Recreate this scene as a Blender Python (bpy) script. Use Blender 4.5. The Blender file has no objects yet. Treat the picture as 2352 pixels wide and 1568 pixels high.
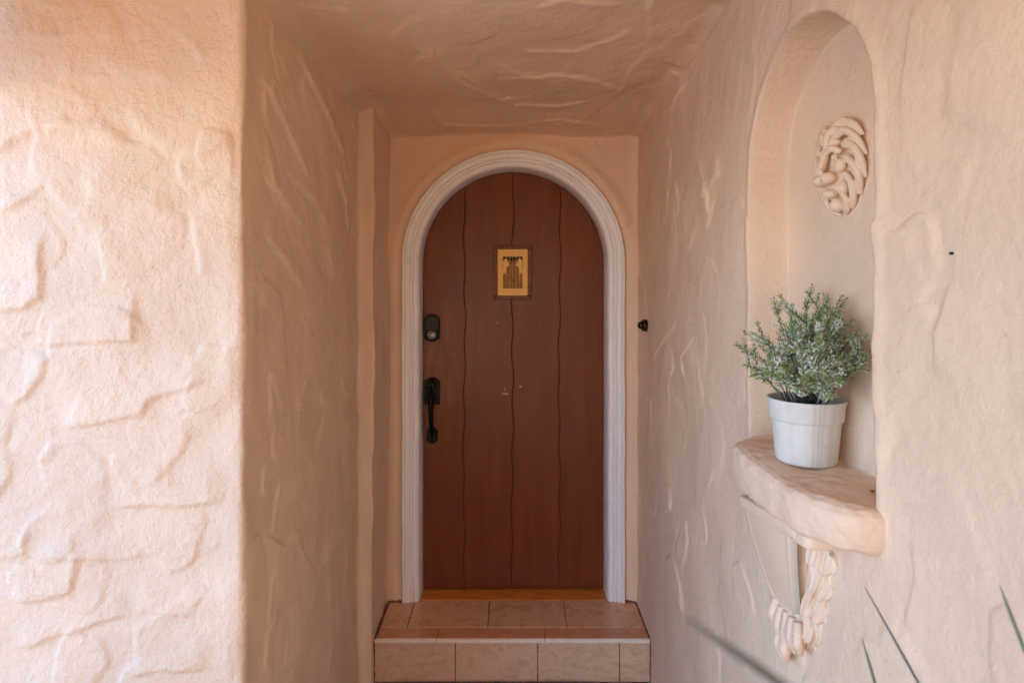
import bpy, bmesh, math, random
import numpy as np
from mathutils import Vector

# ------------------------------------------------------------------ camera, sky, sun, exposure
scene = bpy.context.scene
EYE = 1.75                      # lens height over the porch floor (m)
FPX = 1400.0                    # focal length in units of a 2352-wide picture
HORIZON = 660.0
cam_d = bpy.data.cameras.new("camera")
cam_d.sensor_width = 36.0
cam_d.lens = FPX / 2352.0 * 36.0
cam_d.shift_y = -(784.0 - HORIZON) / 2352.0
cam_d.clip_start = 0.02
cam_d.clip_end = 500.0
cam_d.dof.use_dof = True
cam_d.dof.focus_distance = 1.7
cam_d.dof.aperture_fstop = 4.5
cam = bpy.data.objects.new("camera", cam_d)
cam.location = (0, 0, EYE)
cam.rotation_euler = (math.radians(90), 0, 0)
scene.collection.objects.link(cam)
scene.camera = cam

SUN_EL = math.radians(58)
SUN_AZ = math.radians(15)      # compass angle from +Y towards +X of where the sun stands
world = bpy.data.worlds.new("World")
scene.world = world
world.use_nodes = True
wn = world.node_tree
bg = wn.nodes["Background"]
sky = wn.nodes.new("ShaderNodeTexSky")
sky.sky_type = 'NISHITA'
sky.sun_disc = False
sky.sun_elevation = SUN_EL
sky.sun_rotation = SUN_AZ
sky.dust_density = 0.2
sky.ozone_density = 10.0
wn.links.new(sky.outputs[0], bg.inputs[0])
bg.inputs[1].default_value = 0.15
sun_d = bpy.data.lights.new("sun", 'SUN')
sun_d.energy = 2.1
sun_d.angle = math.radians(0.5)
sun_d.color = (1.0, 0.965, 0.91)
sun = bpy.data.objects.new("sun", sun_d)
to_sun = Vector((math.sin(SUN_AZ) * math.cos(SUN_EL), math.cos(SUN_AZ) * math.cos(SUN_EL), math.sin(SUN_EL)))
sun.rotation_euler = to_sun.to_track_quat('Z', 'Y').to_euler()
sun.location = (-6, -6, 10)
scene.collection.objects.link(sun)

scene.view_settings.view_transform = 'Standard'
scene.view_settings.look = 'None'
scene.view_settings.gamma = 1.0
scene.view_settings.use_curve_mapping = False
scene.view_settings.exposure = 2.96
scene.cycles.use_denoising = True
scene.cycles.max_bounces = 10
scene.cycles.use_adaptive_sampling = True
scene.cycles.adaptive_threshold = 0.02
scene.cycles.diffuse_bounces = 8
scene.cycles.sample_clamp_indirect = 8.0

# ------------------------------------------------------------------ helpers
col = scene.collection
rng = np.random.default_rng(7)
random.seed(7)


def at(u, v, d):
    """a sighted direction (2352-wide survey picture) at depth d -> world point"""
    return ((u - 1176.0) / FPX * d, d, EYE + (HORIZON - v) / FPX * d)


_tabs = {}


def vnoise(x, y, seed=0):
    if seed not in _tabs:
        _tabs[seed] = np.random.default_rng(1000 + seed).random((256, 256)) * 2 - 1
    t = _tabs[seed]
    xi = np.floor(x).astype(int); yi = np.floor(y).astype(int)
    fx = x - xi; fy = y - yi
    fx = fx * fx * fx * (fx * (fx * 6 - 15) + 10); fy = fy * fy * fy * (fy * (fy * 6 - 15) + 10)
    a = t[xi & 255, yi & 255]; b = t[(xi + 1) & 255, yi & 255]
    c = t[xi & 255, (yi + 1) & 255]; d = t[(xi + 1) & 255, (yi + 1) & 255]
    return (a * (1 - fx) + b * fx) * (1 - fy) + (c * (1 - fx) + d * fx) * fy


def fbm(x, y, oct=4, seed=0):
    s = 0; a = 1.0; n = 0
    for k in range(oct):
        s = s + a * vnoise(x * 2 ** k, y * 2 ** k, seed + k); n += a; a *= .5
    return s / n


def sst(a, b, x):
    t = np.clip((x - a) / (b - a), 0, 1)
    return t * t * (3 - 2 * t)


def wloc(o):
    v = Vector((0, 0, 0))
    while o is not None:
        v = v + o.location; o = o.parent
    return v


def mesh_obj(name, verts, faces, mats, parent=None, smooth=False, mat_idx=None, normals=None, kind=None):
    """one mesh object from world-space vertices; its origin sits at the middle of its base"""
    V = np.asarray(verts, dtype=float).reshape(-1, 3)
    org = np.array([(V[:, 0].min() + V[:, 0].max()) / 2, (V[:, 1].min() + V[:, 1].max()) / 2, V[:, 2].min()])
    me = bpy.data.meshes.new(name)
    if isinstance(faces, np.ndarray):
        n = len(faces)
        me.vertices.add(len(V)); me.vertices.foreach_set("co", (V - org).ravel())
        me.loops.add(n * 4); me.loops.foreach_set("vertex_index", faces.ravel().astype(np.int32))
        me.polygons.add(n)
        me.polygons.foreach_set("loop_start", np.arange(0, n * 4, 4, dtype=np.int32))
        me.update(calc_edges=True)
    else:
        me.from_pydata([tuple(p) for p in (V - org)], [], faces)
    if not isinstance(mats, (list, tuple)):
        mats = [mats]
    for m in mats:
        me.materials.append(m)
    if mat_idx is not None:
        me.polygons.foreach_set("material_index", np.asarray(mat_idx, dtype=np.int32))
    me.polygons.foreach_set("use_smooth", np.full(len(me.polygons), bool(smooth)))
    me.validate()
    me.update()
    if normals is not None:
        me.normals_split_custom_set_from_vertices([tuple(n) for n in normals])
    o = bpy.data.objects.new(name, me)
    col.objects.link(o)
    base = wloc(parent) if parent is not None else Vector((0, 0, 0))
    o.parent = parent
    o.location = Vector(org) - base
    if kind:
        o["kind"] = kind
    return o


def thing(name, label, cat, loc, group=None):
    o = bpy.data.objects.new(name, None)
    o.empty_display_size = .05
    col.objects.link(o)
    o.location = loc
    return tag(o, label, cat, group)


def tag(o, label, cat, group=None):
    o["label"] = label; o["category"] = cat
    if group:
        o["group"] = group
    return o


def grid_faces(n, m):
    i = np.arange(n - 1)[:, None] * m + np.arange(m - 1)[None, :]
    i = i.ravel()
    return np.stack([i, i + m, i + m + 1, i + 1], axis=1)


def grid_normals(P):
    a = np.gradient(P, axis=0); b = np.gradient(P, axis=1)
    n = np.cross(a, b)
    return n / np.maximum(np.linalg.norm(n, axis=2, keepdims=True), 1e-9)


def box_data(x0, x1, y0, y1, z0, z1, b=0.0):
    """a box, with chamfered edges when b > 0"""
    if b <= 0:
        v = [(x0, y0, z0), (x1, y0, z0), (x1, y1, z0), (x0, y1, z0), (x0, y0, z1), (x1, y0, z1), (x1, y1, z1), (x0, y1, z1)]
        f = [(3, 2, 1, 0), (4, 5, 6, 7), (0, 1, 5, 4), (1, 2, 6, 5), (2, 3, 7, 6), (3, 0, 4, 7)]
        return v, f
    xs = (x0, x1); ys = (y0, y1); zs = (z0, z1)
    v = []; idx = {}
    for i in (0, 1):
        for j in (0, 1):
            for k in (0, 1):
                sx = b if i == 0 else -b; sy = b if j == 0 else -b; sz = b if k == 0 else -b
                idx[i, j, k, 0] = len(v); v.append((xs[i], ys[j] + sy, zs[k] + sz))
                idx[i, j, k, 1] = len(v); v.append((xs[i] + sx, ys[j], zs[k] + sz))
                idx[i, j, k, 2] = len(v); v.append((xs[i] + sx, ys[j] + sy, zs[k]))
    f = []
    for i in (0, 1):
        q = [idx[i, 0, 0, 0], idx[i, 1, 0, 0], idx[i, 1, 1, 0], idx[i, 0, 1, 0]]; f.append(q if i else q[::-1])
    for j in (0, 1):
        q = [idx[0, j, 0, 1], idx[1, j, 0, 1], idx[1, j, 1, 1], idx[0, j, 1, 1]]; f.append(q[::-1] if j else q)
    for k in (0, 1):
        q = [idx[0, 0, k, 2], idx[1, 0, k, 2], idx[1, 1, k, 2], idx[0, 1, k, 2]]; f.append(q if k else q[::-1])
    for i in (0, 1):
        for j in (0, 1):
            q = [idx[i, j, 0, 0], idx[i, j, 1, 0], idx[i, j, 1, 1], idx[i, j, 0, 1]]
            f.append(q if (i + j) % 2 else q[::-1])
    for i in (0, 1):
        for k in (0, 1):
            q = [idx[i, 0, k, 0], idx[i, 1, k, 0], idx[i, 1, k, 2], idx[i, 0, k, 2]]
            f.append(q[::-1] if (i + k) % 2 else q)
    for j in (0, 1):
        for k in (0, 1):
            q = [idx[0, j, k, 1], idx[1, j, k, 1], idx[1, j, k, 2], idx[0, j, k, 2]]
            f.append(q if (j + k) % 2 else q[::-1])
    for i in (0, 1):
        for j in (0, 1):
            for k in (0, 1):
                t = [idx[i, j, k, 0], idx[i, j, k, 1], idx[i, j, k, 2]]
                f.append(t if (i + j + k) % 2 else t[::-1])
    return v, f


def box(name, x0, x1, y0, y1, z0, z1, mat, parent=None, b=0.0, kind=None):
    v, f = box_data(x0, x1, y0, y1, z0, z1, b)
    return mesh_obj(name, v, f, mat, parent, kind=kind)


def prism(name, pts, y0, y1, mat, parent=None, bev=0.0):
    """polygon in the XZ plane extruded from y0 (front) to y1 (back), front edge chamfered by bev"""
    n = len(pts)
    P = np.array(pts, dtype=float)
    area = 0.5 * np.sum(P[:, 0] * np.roll(P[:, 1], -1) - np.roll(P[:, 0], -1) * P[:, 1])
    if area < 0:
        P = P[::-1]
    rings = []
    if bev > 0:
        e1 = P - np.roll(P, 1, axis=0); e2 = np.roll(P, -1, axis=0) - P
        e1 /= np.maximum(np.linalg.norm(e1, axis=1, keepdims=True), 1e-9)
        e2 /= np.maximum(np.linalg.norm(e2, axis=1, keepdims=True), 1e-9)
        nn = np.stack([-(e1 + e2)[:, 1], (e1 + e2)[:, 0]], axis=1)
        nn /= np.maximum(np.linalg.norm(nn, axis=1, keepdims=True), 1e-9)
        rings.append((P + nn * bev, y0)); rings.append((P, y0 + bev)); rings.append((P, y1))
    else:
        rings.append((P, y0)); rings.append((P, y1))
    v = []; f = []
    for (Q, y) in rings:
        v += [(q[0], y, q[1]) for q in Q]
    f.append(list(range(n)))
    for k in range(len(rings) - 1):
        for i in range(n):
            j = (i + 1) % n
            f.append((k * n + j, k * n + i, (k + 1) * n + i, (k + 1) * n + j))
    f.append([(len(rings) - 1) * n + i for i in range(n)][::-1])
    return mesh_obj(name, v, f, mat, parent)


def lathe_data(prof, c, n=32, axis='z'):
    v = []; f = []
    for (r, h) in prof:
        for i in range(n):
            a = 2 * math.pi * i / n
            p = (r * math.cos(a), r * math.sin(a), h)
            if axis == 'y':
                p = (p[0], -p[2], p[1])
            elif axis == 'x':
                p = (-p[2], p[0], p[1])
            v.append((c[0] + p[0], c[1] + p[1], c[2] + p[2]))
    for k in range(len(prof) - 1):
        for i in range(n):
            j = (i + 1) % n
            f.append((k * n + i, k * n + j, (k + 1) * n + j, (k + 1) * n + i))
    f.append([i for i in range(n)][::-1])
    f.append([(len(prof) - 1) * n + i for i in range(n)])
    return v, f


def lathe(name, prof, c, mat, parent=None, n=32, axis='z', smooth=True):
    v, f = lathe_data(prof, c, n, axis)
    return mesh_obj(name, v, f, mat, parent, smooth=smooth)


def tube_data(pts, radii, n=8, flat=1.0, up=(0, 0, 1)):
    v = []; f = []
    P = [Vector(p) for p in pts]
    for k, p in enumerate(P):
        t = (P[min(k + 1, len(P) - 1)] - P[max(k - 1, 0)]).normalized()
        s = t.cross(Vector(up))
        if s.length < 1e-4:
            s = t.cross(Vector((1, 0, 0)))
        s.normalize(); w = s.cross(t).normalized()
        r = radii[k] if hasattr(radii, '__len__') else radii
        for i in range(n):
            a = 2 * math.pi * i / n
            v.append(tuple(p + s * (math.cos(a) * r) + w * (math.sin(a) * r * flat)))
    for k in range(len(P) - 1):
        for i in range(n):
            j = (i + 1) % n
            f.append((k * n + i, k * n + j, (k + 1) * n + j, (k + 1) * n + i))
    f.append(list(range(n))[::-1]); f.append([(len(P) - 1) * n + i for i in range(n)])
    return v, f


def merge(parts):
    V = []; F = []
    for v, f in parts:
        o = len(V)
        V += list(v); F += [tuple(i + o for i in q) for q in f]
    return V, F


# ------------------------------------------------------------------ materials
def new_mat(name):
    m = bpy.data.materials.new(name); m.use_nodes = True
    nt = m.node_tree
    return m, nt, nt.nodes["Principled BSDF"]


def N(nt, typ, **kw):
    n = nt.nodes.new(typ)
    for k, v in kw.items():
        if k in n.inputs:
            n.inputs[k].default_value = v
        else:
            setattr(n, k, v)
    return n


def noise(nt, vec, scale, detail=3.0, rough=.55, dist=0.0):
    n = N(nt, "ShaderNodeTexNoise", Scale=scale, Detail=detail, Roughness=rough, Distortion=dist)
    nt.links.new(vec, n.inputs["Vector"])
    return n.outputs["Fac"]


def ramp(nt, fac, stops):
    r = nt.nodes.new("ShaderNodeValToRGB")
    el = r.color_ramp.elements
    el[0].position = stops[0][0]; el[0].color = (*stops[0][1], 1)
    el[1].position = stops[-1][0]; el[1].color = (*stops[-1][1], 1)
    for p, c in stops[1:-1]:
        e = el.new(p); e.color = (*c, 1)
    nt.links.new(fac, r.inputs[0])
    return r.outputs[0]


def mathn(nt, op, a, b=None, clamp=False):
    n = nt.nodes.new("ShaderNodeMath"); n.operation = op; n.use_clamp = clamp
    for i, x in enumerate((a, b)):
        if x is None:
            continue
        if isinstance(x, (int, float)):
            n.inputs[i].default_value = x
        else:
            nt.links.new(x, n.inputs[i])
    return n.outputs[0]


def mix(nt, fac, a, b):
    n = nt.nodes.new("ShaderNodeMix"); n.data_type = 'RGBA'
    for i, x in ((0, fac), (6, a), (7, b)):
        if isinstance(x, (int, float)):
            n.inputs[i].default_value = x
        elif isinstance(x, tuple):
            n.inputs[i].default_value = (*x, 1)
        else:
            nt.links.new(x, n.inputs[i])
    return n.outputs[2]


def pos(nt):
    return nt.nodes.new("ShaderNodeNewGeometry").outputs["Position"]


def bump(nt, h, dist, strength=1.0, normal=None):
    b = N(nt, "ShaderNodeBump", Strength=strength, Distance=dist)
    nt.links.new(h, b.inputs["Height"])
    if normal is not None:
        nt.links.new(normal, b.inputs["Normal"])
    return b.outputs[0]


STUCCO = (0.81, 0.592, 0.408)


def stucco(name, grain=170.0, grain_d=.0016, base=STUCCO, rough=.62):
    m, nt, p = new_mat(name)
    P = pos(nt)
    big = noise(nt, P, 2.3, 4)
    c1 = ramp(nt, big, [(.3, tuple(x * .93 for x in base)), (.7, tuple(min(1, x * 1.05) for x in base))])
    pit = noise(nt, P, 95, 2)
    pits = mathn(nt, 'SUBTRACT', .30, pit, True)
    pits = mathn(nt, 'MULTIPLY', pits, 5.0, True)
    c2 = mix(nt, pits, c1, tuple(x * .6 for x in base))
    nt.links.new(c2, p.inputs["Base Color"])
    r = noise(nt, P, 14, 3)
    rr = mathn(nt, 'MULTIPLY_ADD', r, .25)
    nt.nodes[-1].inputs[2].default_value = rough - .13
    nt.links.new(rr, p.inputs["Roughness"])
    p.inputs["Specular IOR Level"].default_value = .35
    g = noise(nt, P, grain, 3, .6)
    g2 = noise(nt, P, grain * .33, 3, .55)
    n1 = bump(nt, g2, grain_d * 3.0, .8)
    n2 = bump(nt, g, grain_d, 1.0, n1)
    nt.links.new(n2, p.inputs["Normal"])
    return m


M = {}
M['stucco_rough'] = stucco('stucco_rough', 165, .0019)
M['stucco'] = stucco('stucco', 190, .0010)
M['stucco_smooth'] = stucco('stucco_smooth', 260, .0006, rough=.55)
M['plaster_cast'] = stucco('plaster_cast', 320, .00022, rough=.48)


def simple(name, color, rough=.5, metal=0.0, var=.0, vscale=20, bumpd=0.0, bscale=200, spec=.5, stretch=None):
    m, nt, p = new_mat(name)
    P = pos(nt)
    if stretch:
        mp = N(nt, "ShaderNodeMapping"); mp.inputs["Scale"].default_value = stretch
        nt.links.new(P, mp.inputs[0]); P = mp.outputs[0]
    if var > 0:
        f = noise(nt, P, vscale, 4, .6)
        c = ramp(nt, f, [(.3, tuple(x * (1 - var) for x in color)), (.7, tuple(min(1, x * (1 + var)) for x in color))])
        nt.links.new(c, p.inputs["Base Color"])
    else:
        p.inputs["Base Color"].default_value = (*color, 1)
    rv = noise(nt, P, vscale * 1.7, 3)
    rr = nt.nodes.new("ShaderNodeMath"); rr.operation = 'MULTIPLY_ADD'
    nt.links.new(rv, rr.inputs[0]); rr.inputs[1].default_value = .18; rr.inputs[2].default_value = rough - .09
    nt.links.new(rr.outputs[0], p.inputs["Roughness"])
    p.inputs["Metallic"].default_value = metal
    p.inputs["Specular IOR Level"].default_value = spec
    if bumpd > 0:
        nt.links.new(bump(nt, noise(nt, P, bscale, 3), bumpd), p.inputs["Normal"])
    return m


M['white_paint'] = simple('white_paint', (.92, .92, .905), .42, var=.03, vscale=18, bumpd=.0004, bscale=90)
M['threshold_wood'] = simple('threshold_wood', (.70, .26, .04), .38, var=.35, vscale=14, bumpd=.0006, bscale=60, stretch=(.8, 9, 9))
M['black_metal'] = simple('black_metal', (.006, .0055, .005), .32, var=.3, vscale=60, bumpd=.0002, bscale=250, spec=.16)
M['key_rubber'] = simple('key_rubber', (.016, .009, .007), .5, var=.15, vscale=80)
M['steel'] = simple('steel', (.55, .53, .5), .3, metal=1.0, var=.1, vscale=120)
M['bronze'] = simple('bronze', (.045, .026, .018), .27, metal=.75, var=.3, vscale=60)
M['brass'] = simple('brass', (.72, .44, .13), .42, metal=.35, var=.12, vscale=90, bumpd=.0006, bscale=420)
M['brass_dark'] = simple('brass_dark', (.32, .16, .05), .55, metal=.25, var=.4, vscale=70, stretch=(1, 1, .25))
M['dark_void'] = simple('dark_void', (.01, .007, .006), .7)
M['pot_soil'] = simple('pot_soil', (.055, .075, .095), .9, var=.4, vscale=90, bumpd=.004, bscale=120)
M['stem'] = simple('stem', (.055, .042, .028), .8, var=.4, vscale=100)
M['leaf_frost'] = simple('leaf_frost', (.52, .58, .46), .6, var=.35, vscale=60)
M['leaf_green'] = simple('leaf_green', (.20, .30, .09), .5, var=.35, vscale=60)
M['leaf_olive'] = simple('leaf_olive', (.33, .37, .13), .55, var=.3, vscale=60)
M['blossom'] = simple('blossom', (.72, .68, .60), .7, var=.15, vscale=150)
M['grass_blade'] = simple('grass_blade', (.13, .165, .10), .45, var=.35, vscale=25)
M['grass_blade_dry'] = simple('grass_blade_dry', (.12, .115, .095), .5, var=.35, vscale=25)
M['terracotta'] = simple('terracotta', (.36, .16, .09), .8, var=.2, vscale=20, bumpd=.001, bscale=150)
M['soil'] = simple('soil', (.05, .035, .025), .95, var=.4, vscale=80, bumpd=.006, bscale=90)
M['grout'] = simple('grout', (.20, .085, .05), .85, var=.3, vscale=60, bumpd=.002, bscale=160)
M['joint'] = simple('joint', (.30, .17, .115), .85, var=.2, vscale=60)
M['floor_tile'] = simple('floor_tile', (.30, .13, .075), .5, var=.25, vscale=6, bumpd=.0006, bscale=60)
M['concrete'] = simple('concrete', (.44, .43, .41), .85, var=.10, vscale=2.5, bumpd=.002, bscale=60)
M['bounce_paver'] = simple('bounce_paver', (.55, .33, .16), .85, var=.12, vscale=3, bumpd=.002, bscale=60)
M['bounce_terracotta'] = stucco('bounce_terracotta', 120, .002, base=(.62, .37, .17))  # tint picked to throw orange light into the doorway
M['coir'] = simple('coir', (.05, .038, .034), .95, var=.5, vscale=120)
M['coir_pale'] = simple('coir_pale', (.22, .18, .15), .95, var=.4, vscale=120)
M['roof_tile'] = simple('roof_tile', (.36, .17, .10), .8, var=.25, vscale=5)
M['nosing'] = simple('nosing', (.90, .78, .62), .2, var=.05, vscale=25)


def tile_mat(name, tint, gloss):
    m, nt, p = new_mat(name)
    P = pos(nt)
    mp = N(nt, "ShaderNodeMapping"); mp.inputs["Scale"].default_value = (1, 1.2, 2.0)
    mp.inputs["Rotation"].default_value = (.2, .35, .5)
    nt.links.new(P, mp.inputs[0])
    f = noise(nt, mp.outputs[0], 9.5, 8, .72, .5)
    c = ramp(nt, f, [(.30, (.52, .26, .12)), (.43, (.72, .45, .26)), (.52, (.84, .59, .38)), (.60, (.66, .36, .19)), (.75, (.82, .56, .36))])
    f2 = noise(nt, mp.outputs[0], 60, 4, .7, .5)
    c = mix(nt, mathn(nt, 'MULTIPLY', f2, .35), c, (.50, .23, .14))
    c = mix(nt, tint[3], c, tint[:3])
    nt.links.new(c, p.inputs["Base Color"])
    rr = nt.nodes.new("ShaderNodeMath"); rr.operation = 'MULTIPLY_ADD'
    nt.links.new(f, rr.inputs[0]); rr.inputs[1].default_value = .16; rr.inputs[2].default_value = gloss
    nt.links.new(rr.outputs[0], p.inputs["Roughness"])
    nt.links.new(bump(nt, f2, .0004), p.inputs["Normal"])
    return m


M['tile_tread'] = tile_mat('tile_tread', (.70, .40, .20, .3), .12)
M['tile_nosing'] = tile_mat('tile_nosing', (.62, .25, .09, .6), .18)
M['tile_riser'] = tile_mat('tile_riser', (.80, .58, .40, .30), .28)


def door_mat():
    m, nt, p = new_mat('door_paint')
    P = pos(nt)
    mp = N(nt, "ShaderNodeMapping"); mp.inputs["Scale"].default_value = (1, 1, .12)
    nt.links.new(P, mp.inputs[0])
    f = noise(nt, mp.outputs[0], 16, 5, .65)
    c = ramp(nt, f, [(.3, (.15, .034, .008)), (.7, (.205, .050, .011))])
    # satin sheen painted in as a paler haze around the lock and handle
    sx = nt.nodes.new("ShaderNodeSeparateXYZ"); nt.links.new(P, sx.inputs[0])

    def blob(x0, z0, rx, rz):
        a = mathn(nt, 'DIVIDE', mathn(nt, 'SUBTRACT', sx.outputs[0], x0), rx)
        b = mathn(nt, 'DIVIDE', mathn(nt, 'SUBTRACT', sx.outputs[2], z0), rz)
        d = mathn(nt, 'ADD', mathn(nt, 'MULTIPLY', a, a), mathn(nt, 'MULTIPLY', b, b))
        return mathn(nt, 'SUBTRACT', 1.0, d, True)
    sheen_haze = mathn(nt, 'MAXIMUM', blob(-.36, 1.40, .12, .32), mathn(nt, 'MULTIPLY', blob(-.17, 1.46, .17, .30), .45))
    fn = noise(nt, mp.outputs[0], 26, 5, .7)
    sheen_haze = mathn(nt, 'MULTIPLY', sheen_haze, mathn(nt, 'MULTIPLY', mathn(nt, 'SUBTRACT', fn, .33, True), 2.1, True))
    c = mix(nt, mathn(nt, 'MULTIPLY', sheen_haze, .95), c, (.34, .17, .105))
    # scraped spots of bare primer
    sp = noise(nt, P, 120, 3, .6)
    s1 = mathn(nt, 'MAXIMUM', blob(-.034, 1.205, .024, .007), mathn(nt, 'MAXIMUM', blob(-.036, 1.228, .006, .009), mathn(nt, 'MULTIPLY', blob(.043, 1.242, .016, .014), .6)))
    s1 = mathn(nt, 'MULTIPLY', mathn(nt, 'SUBTRACT', mathn(nt, 'ADD', s1, sp), .95, True), 6.0, True)
    s1 = mathn(nt, 'MAXIMUM', s1, mathn(nt, 'MULTIPLY', blob(-.078, 1.568, .007, .006), 1.0, True))
    c = mix(nt, s1, c, (.45, .27, .17))
    fl = noise(nt, P, 190, 1)
    flm = mathn(nt, 'MULTIPLY', mathn(nt, 'SUBTRACT', fl, .80, True), 8.0, True)
    c = mix(nt, flm, c, (.30, .15, .09))
    nt.links.new(c, p.inputs["Base Color"])
    rr = nt.nodes.new("ShaderNodeMath"); rr.operation = 'MULTIPLY_ADD'
    nt.links.new(f, rr.inputs[0]); rr.inputs[1].default_value = .25; rr.inputs[2].default_value = .20
    p.inputs['Specular IOR Level'].default_value = .34
    nt.links.new(rr.outputs[0], p.inputs["Roughness"])
    n1 = bump(nt, f, .0012, .6)
    n2 = bump(nt, noise(nt, P, 260, 2), .00025, 1.0, n1)
    nt.links.new(n2, p.inputs["Normal"])
    return m


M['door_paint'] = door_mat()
M['groove'] = simple('groove', (.06, .015, .006), .7)


def pot_mat(cx, cy):
    m, nt, p = new_mat('pot_glaze')
    P = pos(nt)
    f = noise(nt, P, 45, 4, .6)
    c = ramp(nt, f, [(.3, (.63, .60, .52)), (.7, (.72, .68, .60))])
    sx = nt.nodes.new("ShaderNodeSeparateXYZ"); nt.links.new(P, sx.inputs[0])
    ang = mathn(nt, 'ARCTAN2', mathn(nt, 'SUBTRACT', sx.outputs[1], cy), mathn(nt, 'SUBTRACT', sx.outputs[0], cx))
    wv = noise(nt, P, 30, 3)
    ang = mathn(nt, 'ADD', ang, mathn(nt, 'MULTIPLY', mathn(nt, 'SUBTRACT', wv, .5), .05))
    tot = None
    for a0, w, k in ((-1.80, .08, .30), (-1.665, .05, .42), (-1.555, .06, .30), (-1.25, .16, .22), (-2.45, .12, .10)):
        d = mathn(nt, 'DIVIDE', mathn(nt, 'ABSOLUTE', mathn(nt, 'SUBTRACT', ang, a0)), w)
        s = mathn(nt, 'MULTIPLY', mathn(nt, 'SUBTRACT', 1.0, d, True), k)
        tot = s if tot is None else mathn(nt, 'MAXIMUM', tot, s)
    st = noise(nt, P, 70, 4, .7)
    tot = mathn(nt, 'MULTIPLY', tot, mathn(nt, 'MULTIPLY_ADD', st, 1.3), True)
    c = mix(nt, tot, c, (.42, .32, .22))
    nt.links.new(c, p.inputs["Base Color"])
    p.inputs["Roughness"].default_value = .55
    nt.links.new(bump(nt, noise(nt, P, 220, 3), .0006), p.inputs["Normal"])
    return m


# ------------------------------------------------------------------ hand-trowelled plaster relief
def trowel(S, Z, n, seed, size=(.10, .28), thick=(.003, .008), ang=None, region=None):
    """layered trowel pats on a (s, z) grid: each pat feathers out behind and stops at a raised edge"""
    r = np.random.default_rng(seed)
    H = np.zeros((len(S), len(Z)))
    s0, s1, z0, z1 = region if region else (S[0], S[-1], Z[0], Z[-1])
    for k in range(n):
        cs = r.uniform(s0, s1); cz = r.uniform(z0, z1)
        L = r.uniform(*size); W = L * r.uniform(.3, .7)
        a = r.uniform(0, 2 * math.pi) if ang is None else r.normal(ang[0], ang[1]) + (math.pi if r.random() < .35 else 0)
        t = r.uniform(*thick)
        R = L * 1.3
        i0, i1 = np.searchsorted(S, (cs - R, cs + R)); j0, j1 = np.searchsorted(Z, (cz - R, cz + R))
        if i1 - i0 < 3 or j1 - j0 < 3:
            continue
        ds = (S[i0:i1] - cs)[:, None]; dz = (Z[j0:j1] - cz)[None, :]
        wx = ds + .035 * fbm((ds + cs) * 9, (dz + cz) * 9, 3, 31); wz = dz + .035 * fbm((ds + cs) * 9, (dz + cz) * 9, 3, 41)
        A = (wx * math.cos(a) + wz * math.sin(a)) / L; B = (-wx * math.sin(a) + wz * math.cos(a)) / W
        q = (np.abs(A) ** 2.6 + np.abs(B) ** 2.6) ** (1 / 2.6)
        lead = sst(-.2, .7, A)
        soft = .75 * (1 - lead) + .10 * lead
        m = 1 - sst(1 - soft, 1.02, q)
        tgt = t * (.25 + .75 * np.clip((A + 1) / 2, 0, 1)) + .00022 * np.sin(B * 15 + k) * (1 - .5 * lead)
        H[i0:i1, j0:j1] = H[i0:i1, j0:j1] * (1 - .55 * m) + m * tgt
    return H


def ledge(H, S, Z, poly, t, w, edge=.006):
    """a lip of plaster: proud by t on the left of the drawn line, feathering out over w"""
    P = np.array(poly, dtype=float)
    lo = P.min(0) - w * 2.2; hi = P.max(0) + w * 2.2
    i0, i1 = np.searchsorted(S, (lo[0], hi[0])); j0, j1 = np.searchsorted(Z, (lo[1], hi[1]))
    if i1 - i0 < 2 or j1 - j0 < 2:
        return
    X = S[i0:i1][:, None] + np.zeros((1, j1 - j0)); Y = Z[j0:j1][None, :] + np.zeros((i1 - i0, 1))
    X = X + .006 * fbm(X * 16, Y * 16, 2, 51); Y = Y + .006 * fbm(X * 16, Y * 16, 2, 61)
    best = np.full(X.shape, 9.0); side = np.zeros(X.shape); tt = np.zeros(X.shape)
    seg = np.linalg.norm(np.diff(P, axis=0), axis=1); cum = np.concatenate([[0], np.cumsum(seg)]); tot = cum[-1]
    for k in range(len(P) - 1):
        a, b = P[k], P[k + 1]
        d = (b - a) / seg[k]
        px = X - a[0]; py = Y - a[1]
        l = np.clip(px * d[0] + py * d[1], 0, seg[k])
        ex = px - d[0] * l; ey = py - d[1] * l
        dist = np.hypot(ex, ey)
        sg = np.sign(d[0] * py - d[1] * px)
        u = dist < best
        best = np.where(u, dist, best); side = np.where(u, sg, side); tt = np.where(u, (cum[k] + l) / tot, tt)
    sd = best * side
    taper = sst(0, .18, tt) * (1 - sst(.82, 1, tt))
    h = np.where(sd > 0, np.exp(-(sd / w) ** 1.3), np.exp(-(sd / edge) ** 2))
    H[i0:i1, j0:j1] += t * h * taper


def spaced(*segs):
    """coordinates from (start, end, step) runs"""
    out = []
    for a, b, st in segs:
        n = max(1, int(round(abs(b - a) / st)))
        out += [a + (b - a) * i / n for i in range(n)]
    out.append(segs[-1][1])
    return np.array(out)


def swept_wall(profile, Z, Hfun, wob=.004):
    """a wall whose plan is a polyline of (x, y, arc-length) with normals"""
    P = np.array([p[:2] for p in profile]); s = np.concatenate([[0], np.cumsum(np.linalg.norm(np.diff(P, axis=0), axis=1))])
    T = np.gradient(P, axis=0); T /= np.linalg.norm(T, axis=1, keepdims=True)
    Nn = np.stack([T[:, 1], -T[:, 0]], axis=1)
    H = Hfun(s, Z)
    V = np.zeros((len(P), len(Z), 3))
    V[:, :, 0] = P[:, 0][:, None] + Nn[:, 0][:, None] * H
    V[:, :, 1] = P[:, 1][:, None] + Nn[:, 1][:, None] * H
    V[:, :, 2] = Z[None, :]
    return V, s


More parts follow.
